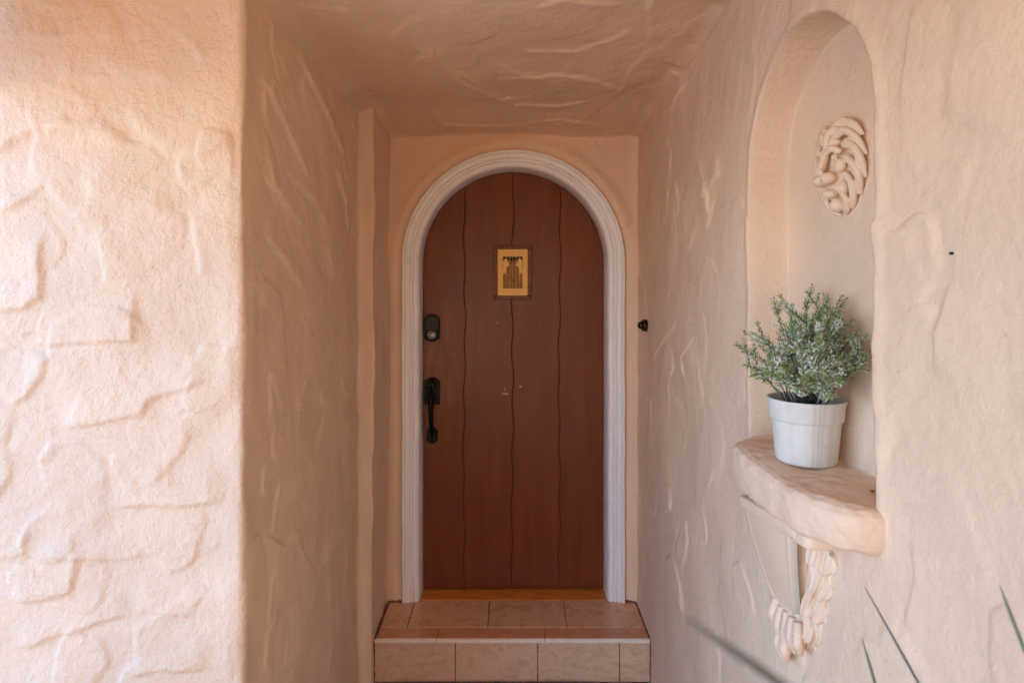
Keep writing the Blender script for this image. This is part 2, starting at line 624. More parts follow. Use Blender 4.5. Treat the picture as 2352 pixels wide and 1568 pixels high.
def fillet_path(pts, radii, step):
    """plan polyline with rounded corners, resampled; step may differ per leg"""
    out = []
    n = len(pts)
    P = [Vector((p[0], p[1])) for p in pts]
    prev = P[0]
    for i in range(1, n):
        if i < n - 1:
            r = radii[i]
            a = (P[i - 1] - P[i]).normalized(); b = (P[i + 1] - P[i]).normalized()
            end = P[i] + a * r; nxt = P[i] + b * r
        else:
            end = P[i]; nxt = None
        L = (end - prev).length
        k = max(1, int(round(L / step[i - 1])))
        for j in range(k):
            out.append(tuple(prev.lerp(end, j / k)))
        if nxt is not None:
            m = max(4, int(round(r * 1.5 / .004)))
            for j in range(m):
                t = j / m
                out.append(tuple(end * (1 - t) ** 2 + P[i] * 2 * t * (1 - t) + nxt * t * t))
            prev = nxt
    out.append(tuple(P[-1]))
    return out


# ================================================================== ground and porch shell
TREAD = .200
DOORWALL = 3.02

# yard and porch floor (outside the frame but what the daylight bounces from)
gx = [-60, -3.6, 60]
box('ground', -60, 60, -60, 40, -.30, -.12, M['concrete'], kind='structure')
fl = thing('porch_floor', 'terracotta tiled porch floor at the foot of the step', 'floor', (-1.5, 0, 0))
fl["kind"] = "structure"; del fl["category"]; del fl["label"]
box('slab', -.66, .60, 1.40, 2.72, -.25, -.006, M['joint'], fl)
box('bounce_patio', -2.2, 3.0, -4.45, 1.396, -.25, -.004, M['bounce_paver'], kind='structure')  # unseen paving, coloured warm to bounce light onto the door wall
xs = np.arange(-.66, .62, .33); ys = np.arange(2.72, 1.41, -.33)
tile_me = None
for i, x in enumerate(xs):
    for j, y in enumerate(ys):
        x1 = min(x + .327, .598); y0 = max(y - .327, 1.402)
        if x1 - x < .03 or y - y0 < .03:
            continue
        if tile_me is not None and abs(x1 - x - .327) < 1e-6 and abs(y - y0 - .327) < 1e-6:
            o = tile_me.copy(); col.objects.link(o); o.location = Vector(((x + x1) / 2, (y + y0) / 2, -.012)) - fl.location
            continue
        o = box('tile', x, x1, y0, y, -.012, 0, M['floor_tile'], fl, b=.002)
        if tile_me is None and abs(x1 - x - .327) < 1e-6 and abs(y - y0 - .327) < 1e-6:
            tile_me = o

# ------------------------------------------------------------------ left wall: facade, return, pilaster
prof = fillet_path([(-3.4, 1.45), (-1.38, 1.45), (-.642, 1.45), (-.655, 2.60), (-.588, 2.60), (-.606, 3.10)],
                   [0, .01, .010, .03, .014, 0], [.03, .0048, .0052, .005, .006])
Zl = spaced((-.12, .74, .03), (.74, 2.60, .0048), (2.60, 2.75, .03))
P_ = np.array(prof); s_ = np.concatenate([[0], np.cumsum(np.linalg.norm(np.diff(P_, axis=0), axis=1))])
i_corner = int(np.argmin(np.hypot(P_[:, 0] + .642, P_[:, 1] - 1.45))); s_corner = s_[i_corner]
i_pil = int(np.argmin(np.hypot(P_[:, 0] + .655, P_[:, 1] - 2.60))); s_pil = s_[i_pil]


def sx(u):           # facade: survey column -> arc length
    return s_corner + ((u - 1176.0) / FPX * 1.45 + .642)


def sz(v, d=1.45):
    return EYE + (HORIZON - v) / FPX * d


def left_H(s, Z):
    SS = s[:, None]; ZZ = Z[None, :]
    H = trowel(s, Z, 150, 11, (.10, .24), (.003, .0085), region=(s_corner - 1.6, s_corner, .6, 2.7))
    f = (sst(s_corner + .02, s_corner - .02, s) if False else 1 - sst(s_corner - .03, s_corner, s))[:, None]
    H = H * f
    def E(pts, t, w, edge=.006):
        ledge(H, s, Z, [(sx(u), sz(v)) for u, v in pts], t * .8, w * 1.2, edge * 1.5)
    # lips of plaster seen on the facade: proud side lies left of the drawing direction
    E([(310, 660), (311, 735), (306, 778), (75, 786), (60, 770)][::-1], .012, .045)
    E([(97, 520), (94, 600), (98, 680), (60, 700), (0, 706), (-40, 706)][::-1], .012, .05)
    E([(25, 935), (70, 895), (105, 850), (112, 800)], .011, .05)
    E([(120, 978), (230, 968), (325, 950), (340, 918), (470, 868), (500, 850)], .011, .07)
    E([(255, 1163), (300, 1157), (420, 1154), (525, 1144)], .011, .05)
    E([(340, 1120), (405, 1050), (440, 970)], .006, .05)
    E([(-60, 1290), (0, 1278), (55, 1268), (65, 1200)], .009, .05)
    E([(95, 1262), (180, 1276), (260, 1282), (350, 1268)], .008, .05)
    E([(20, 1375), (90, 1368), (165, 1352), (180, 1280), (215, 1262)], .011, .06)
    E([(30, 1490), (120, 1460), (230, 1425), (320, 1392)], .010, .06)
    E([(290, 1545), (350, 1530), (490, 1526)], .009, .05)
    E([(300, 1395), (430, 1405), (470, 1350)], .006, .04)
    E([(20, 1025), (90, 1050), (140, 1045)], .007, .04)
    E([(-20, 500), (40, 470), (110, 420), (185, 495), (260, 520)], .008, .05)
    E([(-40, 360), (40, 312), (110, 288), (215, 300), (330, 340)], .013, .08, .01)
    E([(300, 225), (335, 290), (390, 335), (470, 345), (560, 330)], .013, .09, .012)
    E([(240, 520), (250, 590), (258, 650)], .007, .05)
    E([(455, 480), (458, 560), (470, 640)], .009, .05)
    E([(-20, 75), (90, 85), (220, 78), (300, 82)], .008, .06, .01)
    E([(130, 170), (240, 175), (330, 165), (420, 190)], .008, .05, .01)
    E([(400, 60), (450, 100), (480, 150)], .006, .05, .008)
    E([(415, 350), (425, 410), (455, 450)], .008, .05)
    E([(200, 400), (235, 440), (330, 470), (400, 480)], .008, .05, .01)
    # return wall: long slanting pulls high up, broad smooth pats below
    R = trowel(s, Z, 60, 23, (.12, .30), (.004, .011), ang=(math.radians(-62), .25), region=(s_corner + .04, s_pil, 1.5, 2.6))
    R2 = trowel(s, Z, 45, 29, (.12, .28), (.003, .008), ang=(math.radians(-75), .5), region=(s_corner + .04, s_pil, .3, 1.55))
    g = (sst(s_corner, s_corner + .05, s) * (1 - sst(s_pil - .05, s_pil, s)))[:, None]
    H = H + (R + R2) * g
    def F(pts, t, w, edge=.007):      # ledges on the return wall, from sighted columns
        q = []
        for u, v in pts:
            d = .65 * FPX / (1176 - u)
            q.append((s_corner + (d - 1.45), sz(v, d)))
        ledge(H, s, Z, q, t, w, edge)
    F([(580, 160), (640, 280), (700, 420)], .010, .06)
    F([(660, 110), (720, 230), (770, 330), (800, 420)], .012, .05)
    F([(590, 390), (640, 470), (690, 530)], .010, .05)
    F([(640, 380), (700, 450), (750, 520)], .010, .05)
    F([(590, 520), (640, 600), (680, 660)], .009, .05)
    F([(760, 380), (790, 460), (805, 540)], .009, .04)
    F([(690, 1190), (640, 1260), (600, 1230)], .007, .06)
    F([(800, 1200), (720, 1320), (680, 1260), (655, 1180)], .006, .05)
    F([(810, 1360), (760, 1440), (740, 1567)], .006, .05)
    F([(632, 1185), (700, 1110), (720, 1020)], .006, .05)
    # broad unevenness, wandering arrises
    H = H + .010 * fbm(SS * 2.1 + 3, ZZ * 2.1, 3, 5) + .0045 * fbm(SS * 9, ZZ * 11, 2, 9)
    H = H + .0007 * fbm(SS * 60, ZZ * 60, 2, 13) * (.35 + .65 * f)
    cw = np.exp(-((s - s_corner) / .05) ** 2)[:, None]
    H = H + cw * (.008 * fbm(ZZ * 3.1 + SS * 0, ZZ * 0 + 4.2, 3, 17) + .004 * fbm(ZZ * 11 + SS * 0, ZZ * 0 + 1.2, 2, 19) + .004)
    s_pc = s_[int(np.argmin(np.hypot(P_[:, 0] + .588, P_[:, 1] - 2.60)))]
    pw = np.exp(-((s - s_pc) / .05) ** 2)[:, None]
    H = H + pw * (.010 * fbm(ZZ * 4.3 + SS * 0, ZZ * 0 + 7.2, 3, 21))
    H = H - (sst(s_pil + .02, s_pc, s)[:, None]) * (.020 * (1 - sst(.15, 1.3, ZZ)))
    return H


V, _ = swept_wall(prof, Zl, left_H)
lw = mesh_obj('stucco_wall', V, grid_faces(V.shape[0], V.shape[1]), [M['stucco_rough'], M['stucco']], smooth=True,
              mat_idx=np.repeat((np.arange(V.shape[0] - 1) > i_corner).astype(int), V.shape[1] - 1))
tag(lw, 'rough peach stucco wall on the left turning the corner into the doorway', 'wall')

# ------------------------------------------------------------------ right wall with arched niche
WX = .62
NY, NW, NSP, NBOT, ND = 1.300, .266, 2.044, 1.37, .088     # niche: centre, half width, spring height, bottom, depth
prof = [(WX, y) for y in spaced((3.10, 2.98, .01), (2.98, 1.62, .0062), (1.62, .98, .0030), (.98, .60, .0052), (.60, -1.15, .03))]
prof += [(WX + .02, -1.19), (WX + .08, -1.20), (WX + .66, -1.20)]
Zr = spaced((-.12, .56, .03), (.56, 1.33, .0052), (1.33, 2.34, .0036), (2.34, 2.62, .006), (2.62, 2.75, .03))


def niche_sd(Y, Z):
    """distance inside the niche opening (positive inside)"""
    Y = Y + .006 * fbm(Z * 5, Z * 0 + 3.3, 3, 71) + .0025 * fbm(Z * 23, Y * 23, 2, 73)
    low = NW - np.abs(Y - NY)
    up = NW - np.hypot((Y - NY), (Z - NSP))
    d = np.where(Z < NSP, low, up)
    return np.minimum(d, Z - NBOT)


def right_H(s, Z):
    y = np.array([p[1] for p in prof])
    YY = y[:, None] + 0 * Z[None, :]; ZZ = Z[None, :] + 0 * y[:, None]
    SS = s[:, None]; 
    H = trowel(s, Z, 130, 37, (.12, .30), (.003, .0085), ang=(math.radians(68), .35), region=(0, s[-1] - .8, .5, 2.7))
    s0 = 3.10
    def E(pts, t, w, edge=.006):
        q = []
        for u, v in pts:
            d = WX * FPX / (u - 1176)
            q.append((s0 - d, sz(v, d)))
        ledge(H, s, Z, q, t, w, edge)
    E([(1605, 365), (1630, 420), (1632, 500)][::-1], .009, .05)
    E([(1520, 270), (1545, 250), (1580, 180)], .010, .05)
    E([(1620, 460), (1640, 420), (1660, 390)], .010, .04)
    E([(1580, 880), (1570, 820), (1600, 770)], .008, .05)
    E([(1500, 830), (1535, 770), (1560, 740)], .007, .05)
    E([(1560, 1180), (1540, 1300), (1585, 1450)], .006, .05)
    E([(2110, 0), (2090, 140), (2080, 250)], .006, .06)
    E([(2190, 640), (2160, 760), (2150, 880)], .006, .06)
    E([(2140, 980), (2200, 1150), (2290, 1420), (2330, 1450)][::-1], .0015, .08, .012)
    E([(2170, 500), (2210, 430), (2230, 340)], .003, .06, .01)
    E([(2100, 1230), (2110, 1330), (2075, 1450)], .005, .05)
    H = H + .012 * fbm(SS * 1.9 + 8, ZZ * 1.9, 3, 6) + .0024 * fbm(SS * 12, ZZ * 8, 3, 10) + .0008 * fbm(SS * 60, ZZ * 60, 2, 14)
    sd = niche_sd(YY, ZZ)
    inside = sst(-.004, .009, sd)
    H = H * (1 - .75 * inside)
    H = H + .005 * np.exp(-((sd + .012) / .016) ** 2)           # thumbed lip round the opening
    H = H - inside * ND - sst(.0, .12, sd) * .004
    lowflare = (1 - sst(.0, .35, ZZ)) * sst(2.2, 2.9, YY)
    return H + .012 * lowflare


V, s_r = swept_wall(prof, Zr, right_H)
yy = np.array([p[1] for p in prof])
NN = grid_normals(V)
F = grid_faces(V.shape[0], V.shape[1])
sdv = niche_sd(yy[:, None] + 0 * Zr[None, :], Zr[None, :] + 0 * yy[:, None])
sdv[len(prof) - 3:, :] = -1
fc = sdv.ravel()[F].mean(axis=1) > -.006
flatV = V.reshape(-1, 3); flatN = NN.reshape(-1, 3)


def sub_mesh(name, sel, mat, parent):
    f = F[sel]
    used, inv = np.unique(f, return_inverse=True)
    return mesh_obj(name, flatV[used], inv.reshape(-1, 4), mat, parent, smooth=True, normals=flatN[used])


if (np.cross(V[1, 0] - V[0, 0], V[0, 1] - V[0, 0])[0]) > 0:
    flatN = -flatN
rw = sub_mesh('stucco_wall', ~fc, M['stucco'], None)
tag(rw, 'pale peach stucco wall on the right holding the arched niche', 'wall')
sub_mesh('niche', fc, M['stucco'], rw)

EAVE = -1.28
REAR = -2.1
# ------------------------------------------------------------------ ceiling over doorway and porch
Xc = spaced((EAVE, -.80, .06), (-.80, .76, .007), (.76, 1.10, .06))
Yc = spaced((REAR + .04, 1.30, .06), (1.30, 3.12, .007))


def ceil_z(X, Y):
    t = np.clip((X + .62) / 1.24, 0, 1); f = np.clip((DOORWALL - Y) / 1.45, 0, 1)
    z = 2.508 + .085 * t * f - .012 * (1 - t) * f + .03 * (1 - t) * np.exp(-((Y - 2.6) / .2) ** 2)
    return z


XX = Xc[:, None] + 0 * Yc[None, :]; YY = Yc[None, :] + 0 * Xc[:, None]
H = trowel(Xc, Yc, 80, 53, (.12, .32), (.003, .009), ang=(math.radians(100), .6), region=(-.7, .7, 1.3, 3.1))


def CE(pts, t, w, edge=.007):
    q = []
    for u, v in pts:
        d = .76 * FPX / (HORIZON - v)
        q.append(((u - 1176) / FPX * d, d))
    ledge(H, Xc, Yc, q, t, w, edge)


CE([(980, 95), (1000, 130), (1060, 190), (1150, 235), (1230, 238)], .009, .10)
CE([(1130, 150), (1210, 185), (1340, 190), (1450, 225)], .009, .10)
CE([(1010, 150), (1090, 190), (1180, 250), (1290, 252), (1400, 240)], .008, .08)
CE([(1480, 130), (1500, 100), (1490, 60), (1530, 0)], .009, .08)
CE([(1180, 130), (1320, 140), (1420, 110), (1470, 85)], .006, .08)
CE([(1410, 240), (1450, 180), (1500, 130)], .007, .07)
CE([(1220, 40), (1300, 20), (1380, 40), (1440, 50)], .006, .06)
CE([(950, 240), (1020, 285), (1150, 290), (1290, 275), (1400, 295)], .007, .06)
ZZ = ceil_z(XX, YY) - H - .010 * fbm(XX * 2.3, YY * 2.3, 3, 81) - .0024 * fbm(XX * 13, YY * 13, 3, 85)
alc = sst(1.40, 1.62, YY)
dl = np.clip((XX + .645) / .11, 0, 1); dr = np.clip((.62 - XX) / .05, 0, 1); db = np.clip((DOORWALL - YY) / .03, 0, 1)
ZZ = ZZ - alc * (.040 * (1 - dl) ** 2 + .02 * (1 - dr) ** 2) - .008 * (1 - db) ** 2
V = np.stack([XX, YY, ZZ], axis=2)
ce = mesh_obj('porch_ceiling', V, grid_faces(len(Xc), len(Yc))[:, ::-1].copy(), M['stucco'], smooth=True)
tag(ce, 'trowelled peach stucco ceiling over the doorway', 'ceiling')

# roof over the ceiling and its outer post, behind the lens
hs_ = thing('house', 'unseen two-storey house mass shaped to keep sun off the porch', 'house', (1.5, 4.5, -.1))
box('main_wing', -7.0, 6.5, 3.7, 9.0, -.1, 5.6, M['stucco_rough'], hs_)  # unseen blocks, put in to stop the sun and shade the yard
box('left_wing', -7.0, EAVE - .2, 1.75, 3.68, -.1, 5.6, M['stucco_rough'], hs_)
box('right_wing', 1.30, 6.5, -1.2, 3.68, -.1, 5.2, M['stucco_rough'], hs_)
rf = thing('porch_roof', 'tiled porch roof resting on the stucco walls overhead', 'roof', (-1.2, .4, 2.78))
box('roof_slab', EAVE - .02, 1.28, REAR, 3.6, 2.70, 2.86, M['roof_tile'], rf)
for k in range(2):
    box('shade_board', (EAVE - .06, EAVE - .06)[k], (EAVE - .02, 1.28)[k], (REAR, REAR - .04)[k], (1.36, REAR)[k], 2.24, 2.88, M['white_paint'], rf)  # unseen boards hung low to darken the upper facade
gw = mesh_obj('bounce_wall', *box_data(-2.6, 3.0, -4.7, -4.5, -.15, 2.35, .02), M['bounce_terracotta'])  # unseen wall added to reflect warm light and cut low blue sky
tag(gw, 'unseen terracotta bounce wall added behind the camera', 'wall')
pt = thing('porch_post', 'square stucco post at the outer corner of the porch', 'post', (EAVE + .2, REAR + .2, 0))
box('shaft', EAVE + .06, EAVE + .22, REAR + .06, REAR + .22, .1, 2.14, M['stucco'], pt, b=.02)
box('base', EAVE + .02, EAVE + .26, REAR + .02, REAR + .26, 0, .1, M['stucco'], pt, b=.01)
box('capital', EAVE + .02, EAVE + .26, REAR + .02, REAR + .26, 2.14, 2.235, M['stucco'], pt, b=.01)

# ------------------------------------------------------------------ door wall
XC, R_OUT, R_IN, ZSP = .007, .547, .464, 1.878
Xd = spaced((-.64, .66, .0062)); Zd = spaced((.02, 2.62, .0062))
XX = Xd[:, None] + 0 * Zd[None, :]; ZZ = Zd[None, :] + 0 * Xd[:, None]
H = trowel(Xd, Zd, 46, 61, (.08, .2), (.002, .005))
rr = np.where(ZZ > ZSP, np.hypot(XX - XC, ZZ - ZSP), np.abs(XX - XC))
H = H + .007 * fbm(XX * 3, ZZ * 3, 3, 91) + .002 * fbm(XX * 15, ZZ * 15, 3, 95)
H = H + .012 * np.exp(-((rr - R_OUT - .045) / .03) ** 2) - .004 * np.exp(-((rr - R_OUT) / .012) ** 2)
edge = np.clip((.62 - XX) / .05, 0, 1); H = H + .014 * (1 - edge) ** 2
V = np.stack([XX, DOORWALL - H, ZZ], axis=2)
F2 = grid_faces(len(Xd), len(Zd))
keep = rr.ravel()[F2].max(axis=1) > R_IN + .02
F2 = F2[keep]
used, inv = np.unique(F2, return_inverse=True)
dw = mesh_obj('door_wall', V.reshape(-1, 3)[used], inv.reshape(-1, 4), M['stucco_smooth'], smooth=True)
tag(dw, 'orange-peach stucco wall around the arched door', 'wall')

# ================================================================== door frame
fr = thing('door_frame', 'white moulded arched frame around the brown door', 'door frame', (XC, 3.03, TREAD))
PROF = [(.547, 3.045), (.547, 2.993), (.545, 2.9905), (.537, 2.9905), (.5355, 2.993), (.5345, 3.002), (.5310, 3.002), (.530, 2.994),
        (.528, 2.9925), (.512, 2.996), (.5105, 2.998), (.5095, 3.008), (.5060, 3.008), (.505, 3.000), (.503, 2.999), (.497, 3.001), (.4955, 3.003),
        (.4945, 3.0125), (.4910, 3.0125), (.490, 3.005), (.488, 3.004), (.477, 3.007), (.472, 3.010), (.468, 3.016), (.466, 3.024), (.464, 3.034), (.464, 3.05)]


def sweep_prof(name, path, parent, mat):
    """path: (cx, cz, dirx, dirz): radial direction of the moulding at each station"""
    v = []; f = []
    n = len(PROF)
    for (ox, oz, dx, dz, base) in path:
        for (r, y) in PROF:
            rr_ = r - base
            v.append((ox + dx * rr_, y, oz + dz * rr_))
    for k in range(len(path) - 1):
        for i in range(n - 1):
            f.append((k * n + i, k * n + i + 1, (k + 1) * n + i + 1, (k + 1) * n + i))
    f.append([i for i in range(n)][::-1]); f.append([(len(path) - 1) * n + i for i in range(n)])
    return mesh_obj(name, v, f, mat, parent)


def wig(k):
    return .0012 * math.sin(k * 1.7) + .0008 * math.sin(k * .61 + 1)


zz = np.linspace(TREAD + .002, ZSP - .0009, 24)
sweep_prof('casing_leg', [(XC + wig(k), z, -1, 0, 0) for k, z in enumerate(zz)], fr, M['white_paint'])
sweep_prof('casing_leg', [(XC + wig(k + 9), z, 1, 0, 0) for k, z in enumerate(zz)][::-1], fr, M['white_paint'])
for a0, a1 in ((math.pi - .0012, math.pi / 2 + .0512), (math.pi / 2 + .049, .0012)):
    sweep_prof('casing_arch', [(XC, ZSP, math.cos(a), math.sin(a), 0) for a in np.linspace(a0, a1, 44)], fr, M['white_paint'])
# jamb lining behind the casing
v = []; f = []
st = [(XC - R_IN, TREAD)] + [(XC + R_IN * math.cos(a), ZSP + R_IN * math.sin(a)) for a in np.linspace(math.pi, 0, 73)] + [(XC + R_IN, TREAD)]
so = [(XC - R_IN - .03, TREAD)] + [(XC + (R_IN + .03) * math.cos(a), ZSP + (R_IN + .03) * math.sin(a)) for a in np.linspace(math.pi, 0, 73)] + [(XC + R_IN + .03, TREAD)]
for (x, z), (x2, z2) in zip(st, so):
    v += [(x, 3.046, z), (x, 3.21, z), (x2, 3.21, z2), (x2, 3.046, z2)]
for k in range(len(st) - 1):
    for i in range(4):
        j = (i + 1) % 4
        f.append((k * 4 + i, k * 4 + j, (k + 1) * 4 + j, (k + 1) * 4 + i))
mesh_obj('jamb', v, f, M['white_paint'], fr)
# oak threshold
th = prism('threshold', [(-.467, TREAD - .05), (.481, TREAD - .05), (.481, TREAD + .001), (-.467, TREAD + .001)], 3.028, 3.22, M['threshold_wood'], fr, bev=.003)

# ================================================================== door
DY = 3.130
door = thing('front_door', 'arched dark brown plank door with a brass speakeasy grille', 'door', (XC, DY, TREAD + .006))
RD = R_IN - .004


def line_x(k, z):
    base = (-.2455, .0022, .2435)[k]
    ph = (1.05, 1.9, .75)[k]
    return base + .0050 * math.sin(2 * math.pi * (z - .2) / .276 + ph + .5 * math.sin(z * 4.1 + k)) + .003 * math.sin(z * 5.3 + k * 2.1) - .0022 * (1.2 - z) * (1 if k else 1.6)


def half(z):
    if z <= ZSP:
        return RD
    return math.sqrt(max(0.0, RD * RD - (z - ZSP) ** 2))


zs = list(np.linspace(TREAD + .008, ZSP, 120)) + [ZSP + RD * math.sin(a) for a in np.linspace(0, math.pi / 2, 70)[1:]]
G = (.0015, .0015, .0011)
for k in range(4):
    rows = []
    for z in zs:
        l = XC - half(z) if k == 0 else max(line_x(k - 1, z) + G[k - 1], XC - half(z))
        r = XC + half(z) if k == 3 else min(line_x(k, z) - G[k], XC + half(z))
        if r - l < .004:
            continue
        rows.append((l, r, z))
    v = []; f = []
    b = .0022
    for (l, r, z) in rows:
        e = min(b, (r - l) / 3)
        v += [(l, DY + .045, z), (l, DY + b, z), (l + e, DY, z), (r - e, DY, z), (r, DY + b, z), (r, DY + .045, z)]
    for q in range(len(rows) - 1):
        for i in range(5):
            f.append((q * 6 + i, q * 6 + i + 1, (q + 1) * 6 + i + 1, (q + 1) * 6 + i))
    f.append([0, 1, 2, 3, 4, 5][::-1]); f.append([(len(rows) - 1) * 6 + i for i in range(6)])
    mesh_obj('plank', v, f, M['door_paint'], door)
arch = [(XC - RD + .002, TREAD + .008), (XC + RD - .002, TREAD + .008)] + [(XC + (RD - .002) * math.cos(a), ZSP + (RD - .002) * math.sin(a)) for a in np.linspace(0, math.pi, 61)]
prism('backing_board', arch, DY + .005, DY + .05, M['groove'], door)

# speakeasy grille
GY = DY - .001
gr = mesh_obj('grille', *box_data(-.072, .081, GY - .003, GY, 1.705, 1.7051), M['brass'], door)
bpy.data.objects.remove(gr)
gr = bpy.data.objects.new('grille', None); col.objects.link(gr); gr.parent = door; gr.location = Vector((.004, GY, 1.69)) - door.location
x0, x1, z0, z1 = -.0940, .1010, 1.687, 1.966
fw = .021
for (a, b_, c, d_) in ((x0, x1, z1 - fw, z1), (x0, x1, z0, z0 + fw), (x0, x0 + fw, z0 + fw + .0006, z1 - fw - .0006), (x1 - fw, x1, z0 + fw + .0006, z1 - fw - .0006)):
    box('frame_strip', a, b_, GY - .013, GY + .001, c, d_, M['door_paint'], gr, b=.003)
studs = [(x0 + .011, z) for z in (1.70, 1.757, 1.826, 1.895, 1.953)] + [(x1 - .011, z) for z in (1.70, 1.757, 1.826, 1.895, 1.953)] + [(x, z) for x in (-.045, .004, .052) for z in (z0 + .01, z1 - .01)]
for (x, z) in studs:
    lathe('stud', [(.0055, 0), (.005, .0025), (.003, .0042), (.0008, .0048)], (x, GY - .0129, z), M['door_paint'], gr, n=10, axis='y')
# brass plate with an opening
px0, px1, pz0, pz1 = -.0725, .0800, 1.7085, 1.9455
wx0, wx1, wz0, wz1 = -.0465, .0545, 1.745, 1.908
py = GY - .0075
v = [(px0, py, pz0), (px1, py, pz0), (px1, py, pz1), (px0, py, pz1), (wx0, py, wz0), (wx1, py, wz0), (wx1, py, wz1), (wx0, py, wz1)]
v += [(a, GY + .001, c) for a, b_, c in v]
f = []
for i in range(4):
    j = (i + 1) % 4
    f.append((i, j, 4 + j, 4 + i)); f.append((8 + j, 8 + i, 12 + i, 12 + j))
    f.append((j, i, 8 + i, 8 + j)); f.append((4 + i, 4 + j, 12 + j, 12 + i))
mesh_obj('brass_plate', v, f, M['brass'], gr)
box('peep_door', wx0 + .001, wx1 - .001, GY - .0015, GY + .0005, wz0 + .001, wz1 - .022, M['brass_dark'], gr)
box('peep_gap', wx0 + .001, wx1 - .001, GY - .0010, GY + .0005, wz1 - .021, wz1 - .001, M['dark_void'], gr)
for i in range(7):
    x = wx0 + (wx1 - wx0) * i / 6
    t = (.010, .015, .020, .026, .020, .015, .010)[i]
    w = .0012
    prism('bar', [(x - w, wz0 - t * .55), (x, wz0 - t), (x + w, wz0 - t * .55), (x + w * 1.1, wz1 + t * .4), (x + w * 2.1, wz1 + t * .5), (x, wz1 + t), (x - w * 2.1, wz1 + t * .5), (x - w * 1.1, wz1 + t * .4)],
          py - .0035, py + .004, M['brass'], gr, bev=.0008)
# two rearing beasts facing each other
sil = [(-.0480, 1.820), (-.0445, 1.8165), (-.0385, 1.8235), (-.0330, 1.8225), (-.0250, 1.8130), (-.0200, 1.8115), (-.0225, 1.8180), (-.0275, 1.8240), (-.0300, 1.8300),
       (-.0260, 1.8330), (-.0245, 1.8380), (-.0285, 1.8420), (-.0270, 1.8480), (-.0215, 1.8555), (-.0130, 1.8620), (-.0035, 1.8640), (-.0030, 1.8680), (-.0130, 1.8670),
       (-.0170, 1.8690), (-.0160, 1.8740), (-.0090, 1.8790), (-.0065, 1.8840), (-.0105, 1.8830), (-.0190, 1.8785), (-.0235, 1.8810), (-.0225, 1.8860), (-.0200, 1.8885), (-.0235, 1.8930), (-.0300, 1.8990),
       (-.0355, 1.8965), (-.0420, 1.8900), (-.0455, 1.8780), (-.0445, 1.8640), (-.0410, 1.8560), (-.0480, 1.8540), (-.0530, 1.8600), (-.0555, 1.8680), (-.0585, 1.8640), (-.0575, 1.8540), (-.0520, 1.8480), (-.0455, 1.8480), (-.0490, 1.8400), (-.0480, 1.8320), (-.0440, 1.8270)]
for sgn in (-1, 1):
    prism('beast_figure', [(.004 + sgn * (x - .004) * -1 if sgn > 0 else x, z) for x, z in sil], py - .007, py + .002, M['brass'], gr, bev=.0012)
lathe('knob', [(.004, 0), (.0045, .004), (.006, .009), (.004, .012), (.001, .013)], (.006, py - .003, 1.785), M['brass_dark'], gr, n=12, axis='y')

# keypad deadbolt
FY = DY - .0005


def crest(xa, xb, za, zb, n=10, ear=.010, foot=True):
    """plate outline with shouldered, bowed top and bottom"""
    cx = (xa + xb) / 2; w = (xb - xa) / 2
    pts = []
    for t in np.linspace(-1, 1, n):
        pts.append((cx + t * w * .72, zb - ear + (ear + .004) * (1 - t * t) ** .6 * 1.0))
    pts = [(xa, zb - ear * 1.5)] + pts + [(xb, zb - ear * 1.5)]
    if foot:
        low = [(cx + t * w * .72, za + ear - (ear + .004) * (1 - t * t) ** .6) for t in np.linspace(1, -1, n)]
        pts += [(xb, za + ear * 1.5)] + low + [(xa, za + ear * 1.5)]
    else:
        pts += [(xb, za), (xa, za)]
    return pts


db = bpy.data.objects.new('deadbolt', None); col.objects.link(db); db.parent = door; db.location = Vector((-.41, FY, 1.48)) - door.location
prism('plate', crest(-.4500, -.3690, 1.477, 1.609), FY - .026, FY + .002, M['black_metal'], db, bev=.004)
prism('keypad', [(-.440, 1.535), (-.379, 1.535), (-.379, 1.592), (-.392, 1.599), (-.427, 1.599), (-.440, 1.592)], FY - .0285, FY - .024, M['key_rubber'], db, bev=.001)
for i in range(5):
    for j in range(2):
        box('button', -.4345 + j * .0275, -.4125 + j * .0275, FY - .0303, FY - .0283, 1.5385 + i * .0108, 1.5462 + i * .0108, M['key_rubber'], db, b=.0006)
cy = lathe('lock_cylinder', [(.0215, 0), (.0215, .004), (.0200, .006), (.0120, .0065), (.0105, .0105), (.002, .011)], (-.4095, FY - .0262, 1.508), M['steel'], db, n=28, axis='y')
prism('key_slot', [(-.4105, 1.501), (-.4085, 1.501), (-.4085, 1.515), (-.4105, 1.515)], FY - .0378, FY - .0365, M['dark_void'], db)

# handle set
hs = bpy.data.objects.new('handle_set', None); col.objects.link(hs); hs.parent = door; hs.location = Vector((-.41, FY, .95)) - door.location
up = crest(-.4520, -.3690, 1.149, 1.287, foot=False)
prism('upper_plate', up, FY - .006, FY + .002, M['black_metal'], hs, bev=.003)
prism('upper_plate_boss', [(-.4105 + .0255 * math.cos(a), 1.222 + .052 * math.sin(a)) for a in np.linspace(0, 2 * math.pi, 25)[:-1]], FY - .016, FY - .005, M['black_metal'], hs, bev=.006)
prism('lower_plate', crest(-.4395, -.3815, .952, 1.031, ear=.008), FY - .006, FY + .002, M['black_metal'], hs, bev=.003)
pts = [(-.4105, FY - .004, 1.215), (-.4105, FY - .030, 1.205), (-.4105, FY - .050, 1.180), (-.4105, FY - .058, 1.145), (-.4105, FY - .056, 1.100), (-.4105, FY - .048, 1.060), (-.4105, FY - .036, 1.030), (-.4105, FY - .018, 1.006), (-.4105, FY - .004, .996)]
v, f = tube_data(pts, [.019, .021, .021, .020, .0165, .013, .0115, .0125, .014], 14, flat=.62, up=(1, 0, 0))
v, f = tube_data(pts, [.012, .014, .0145, .0135, .0115, .0095, .009, .0095, .011], 14, flat=1.5, up=(0, 1, 0.2))
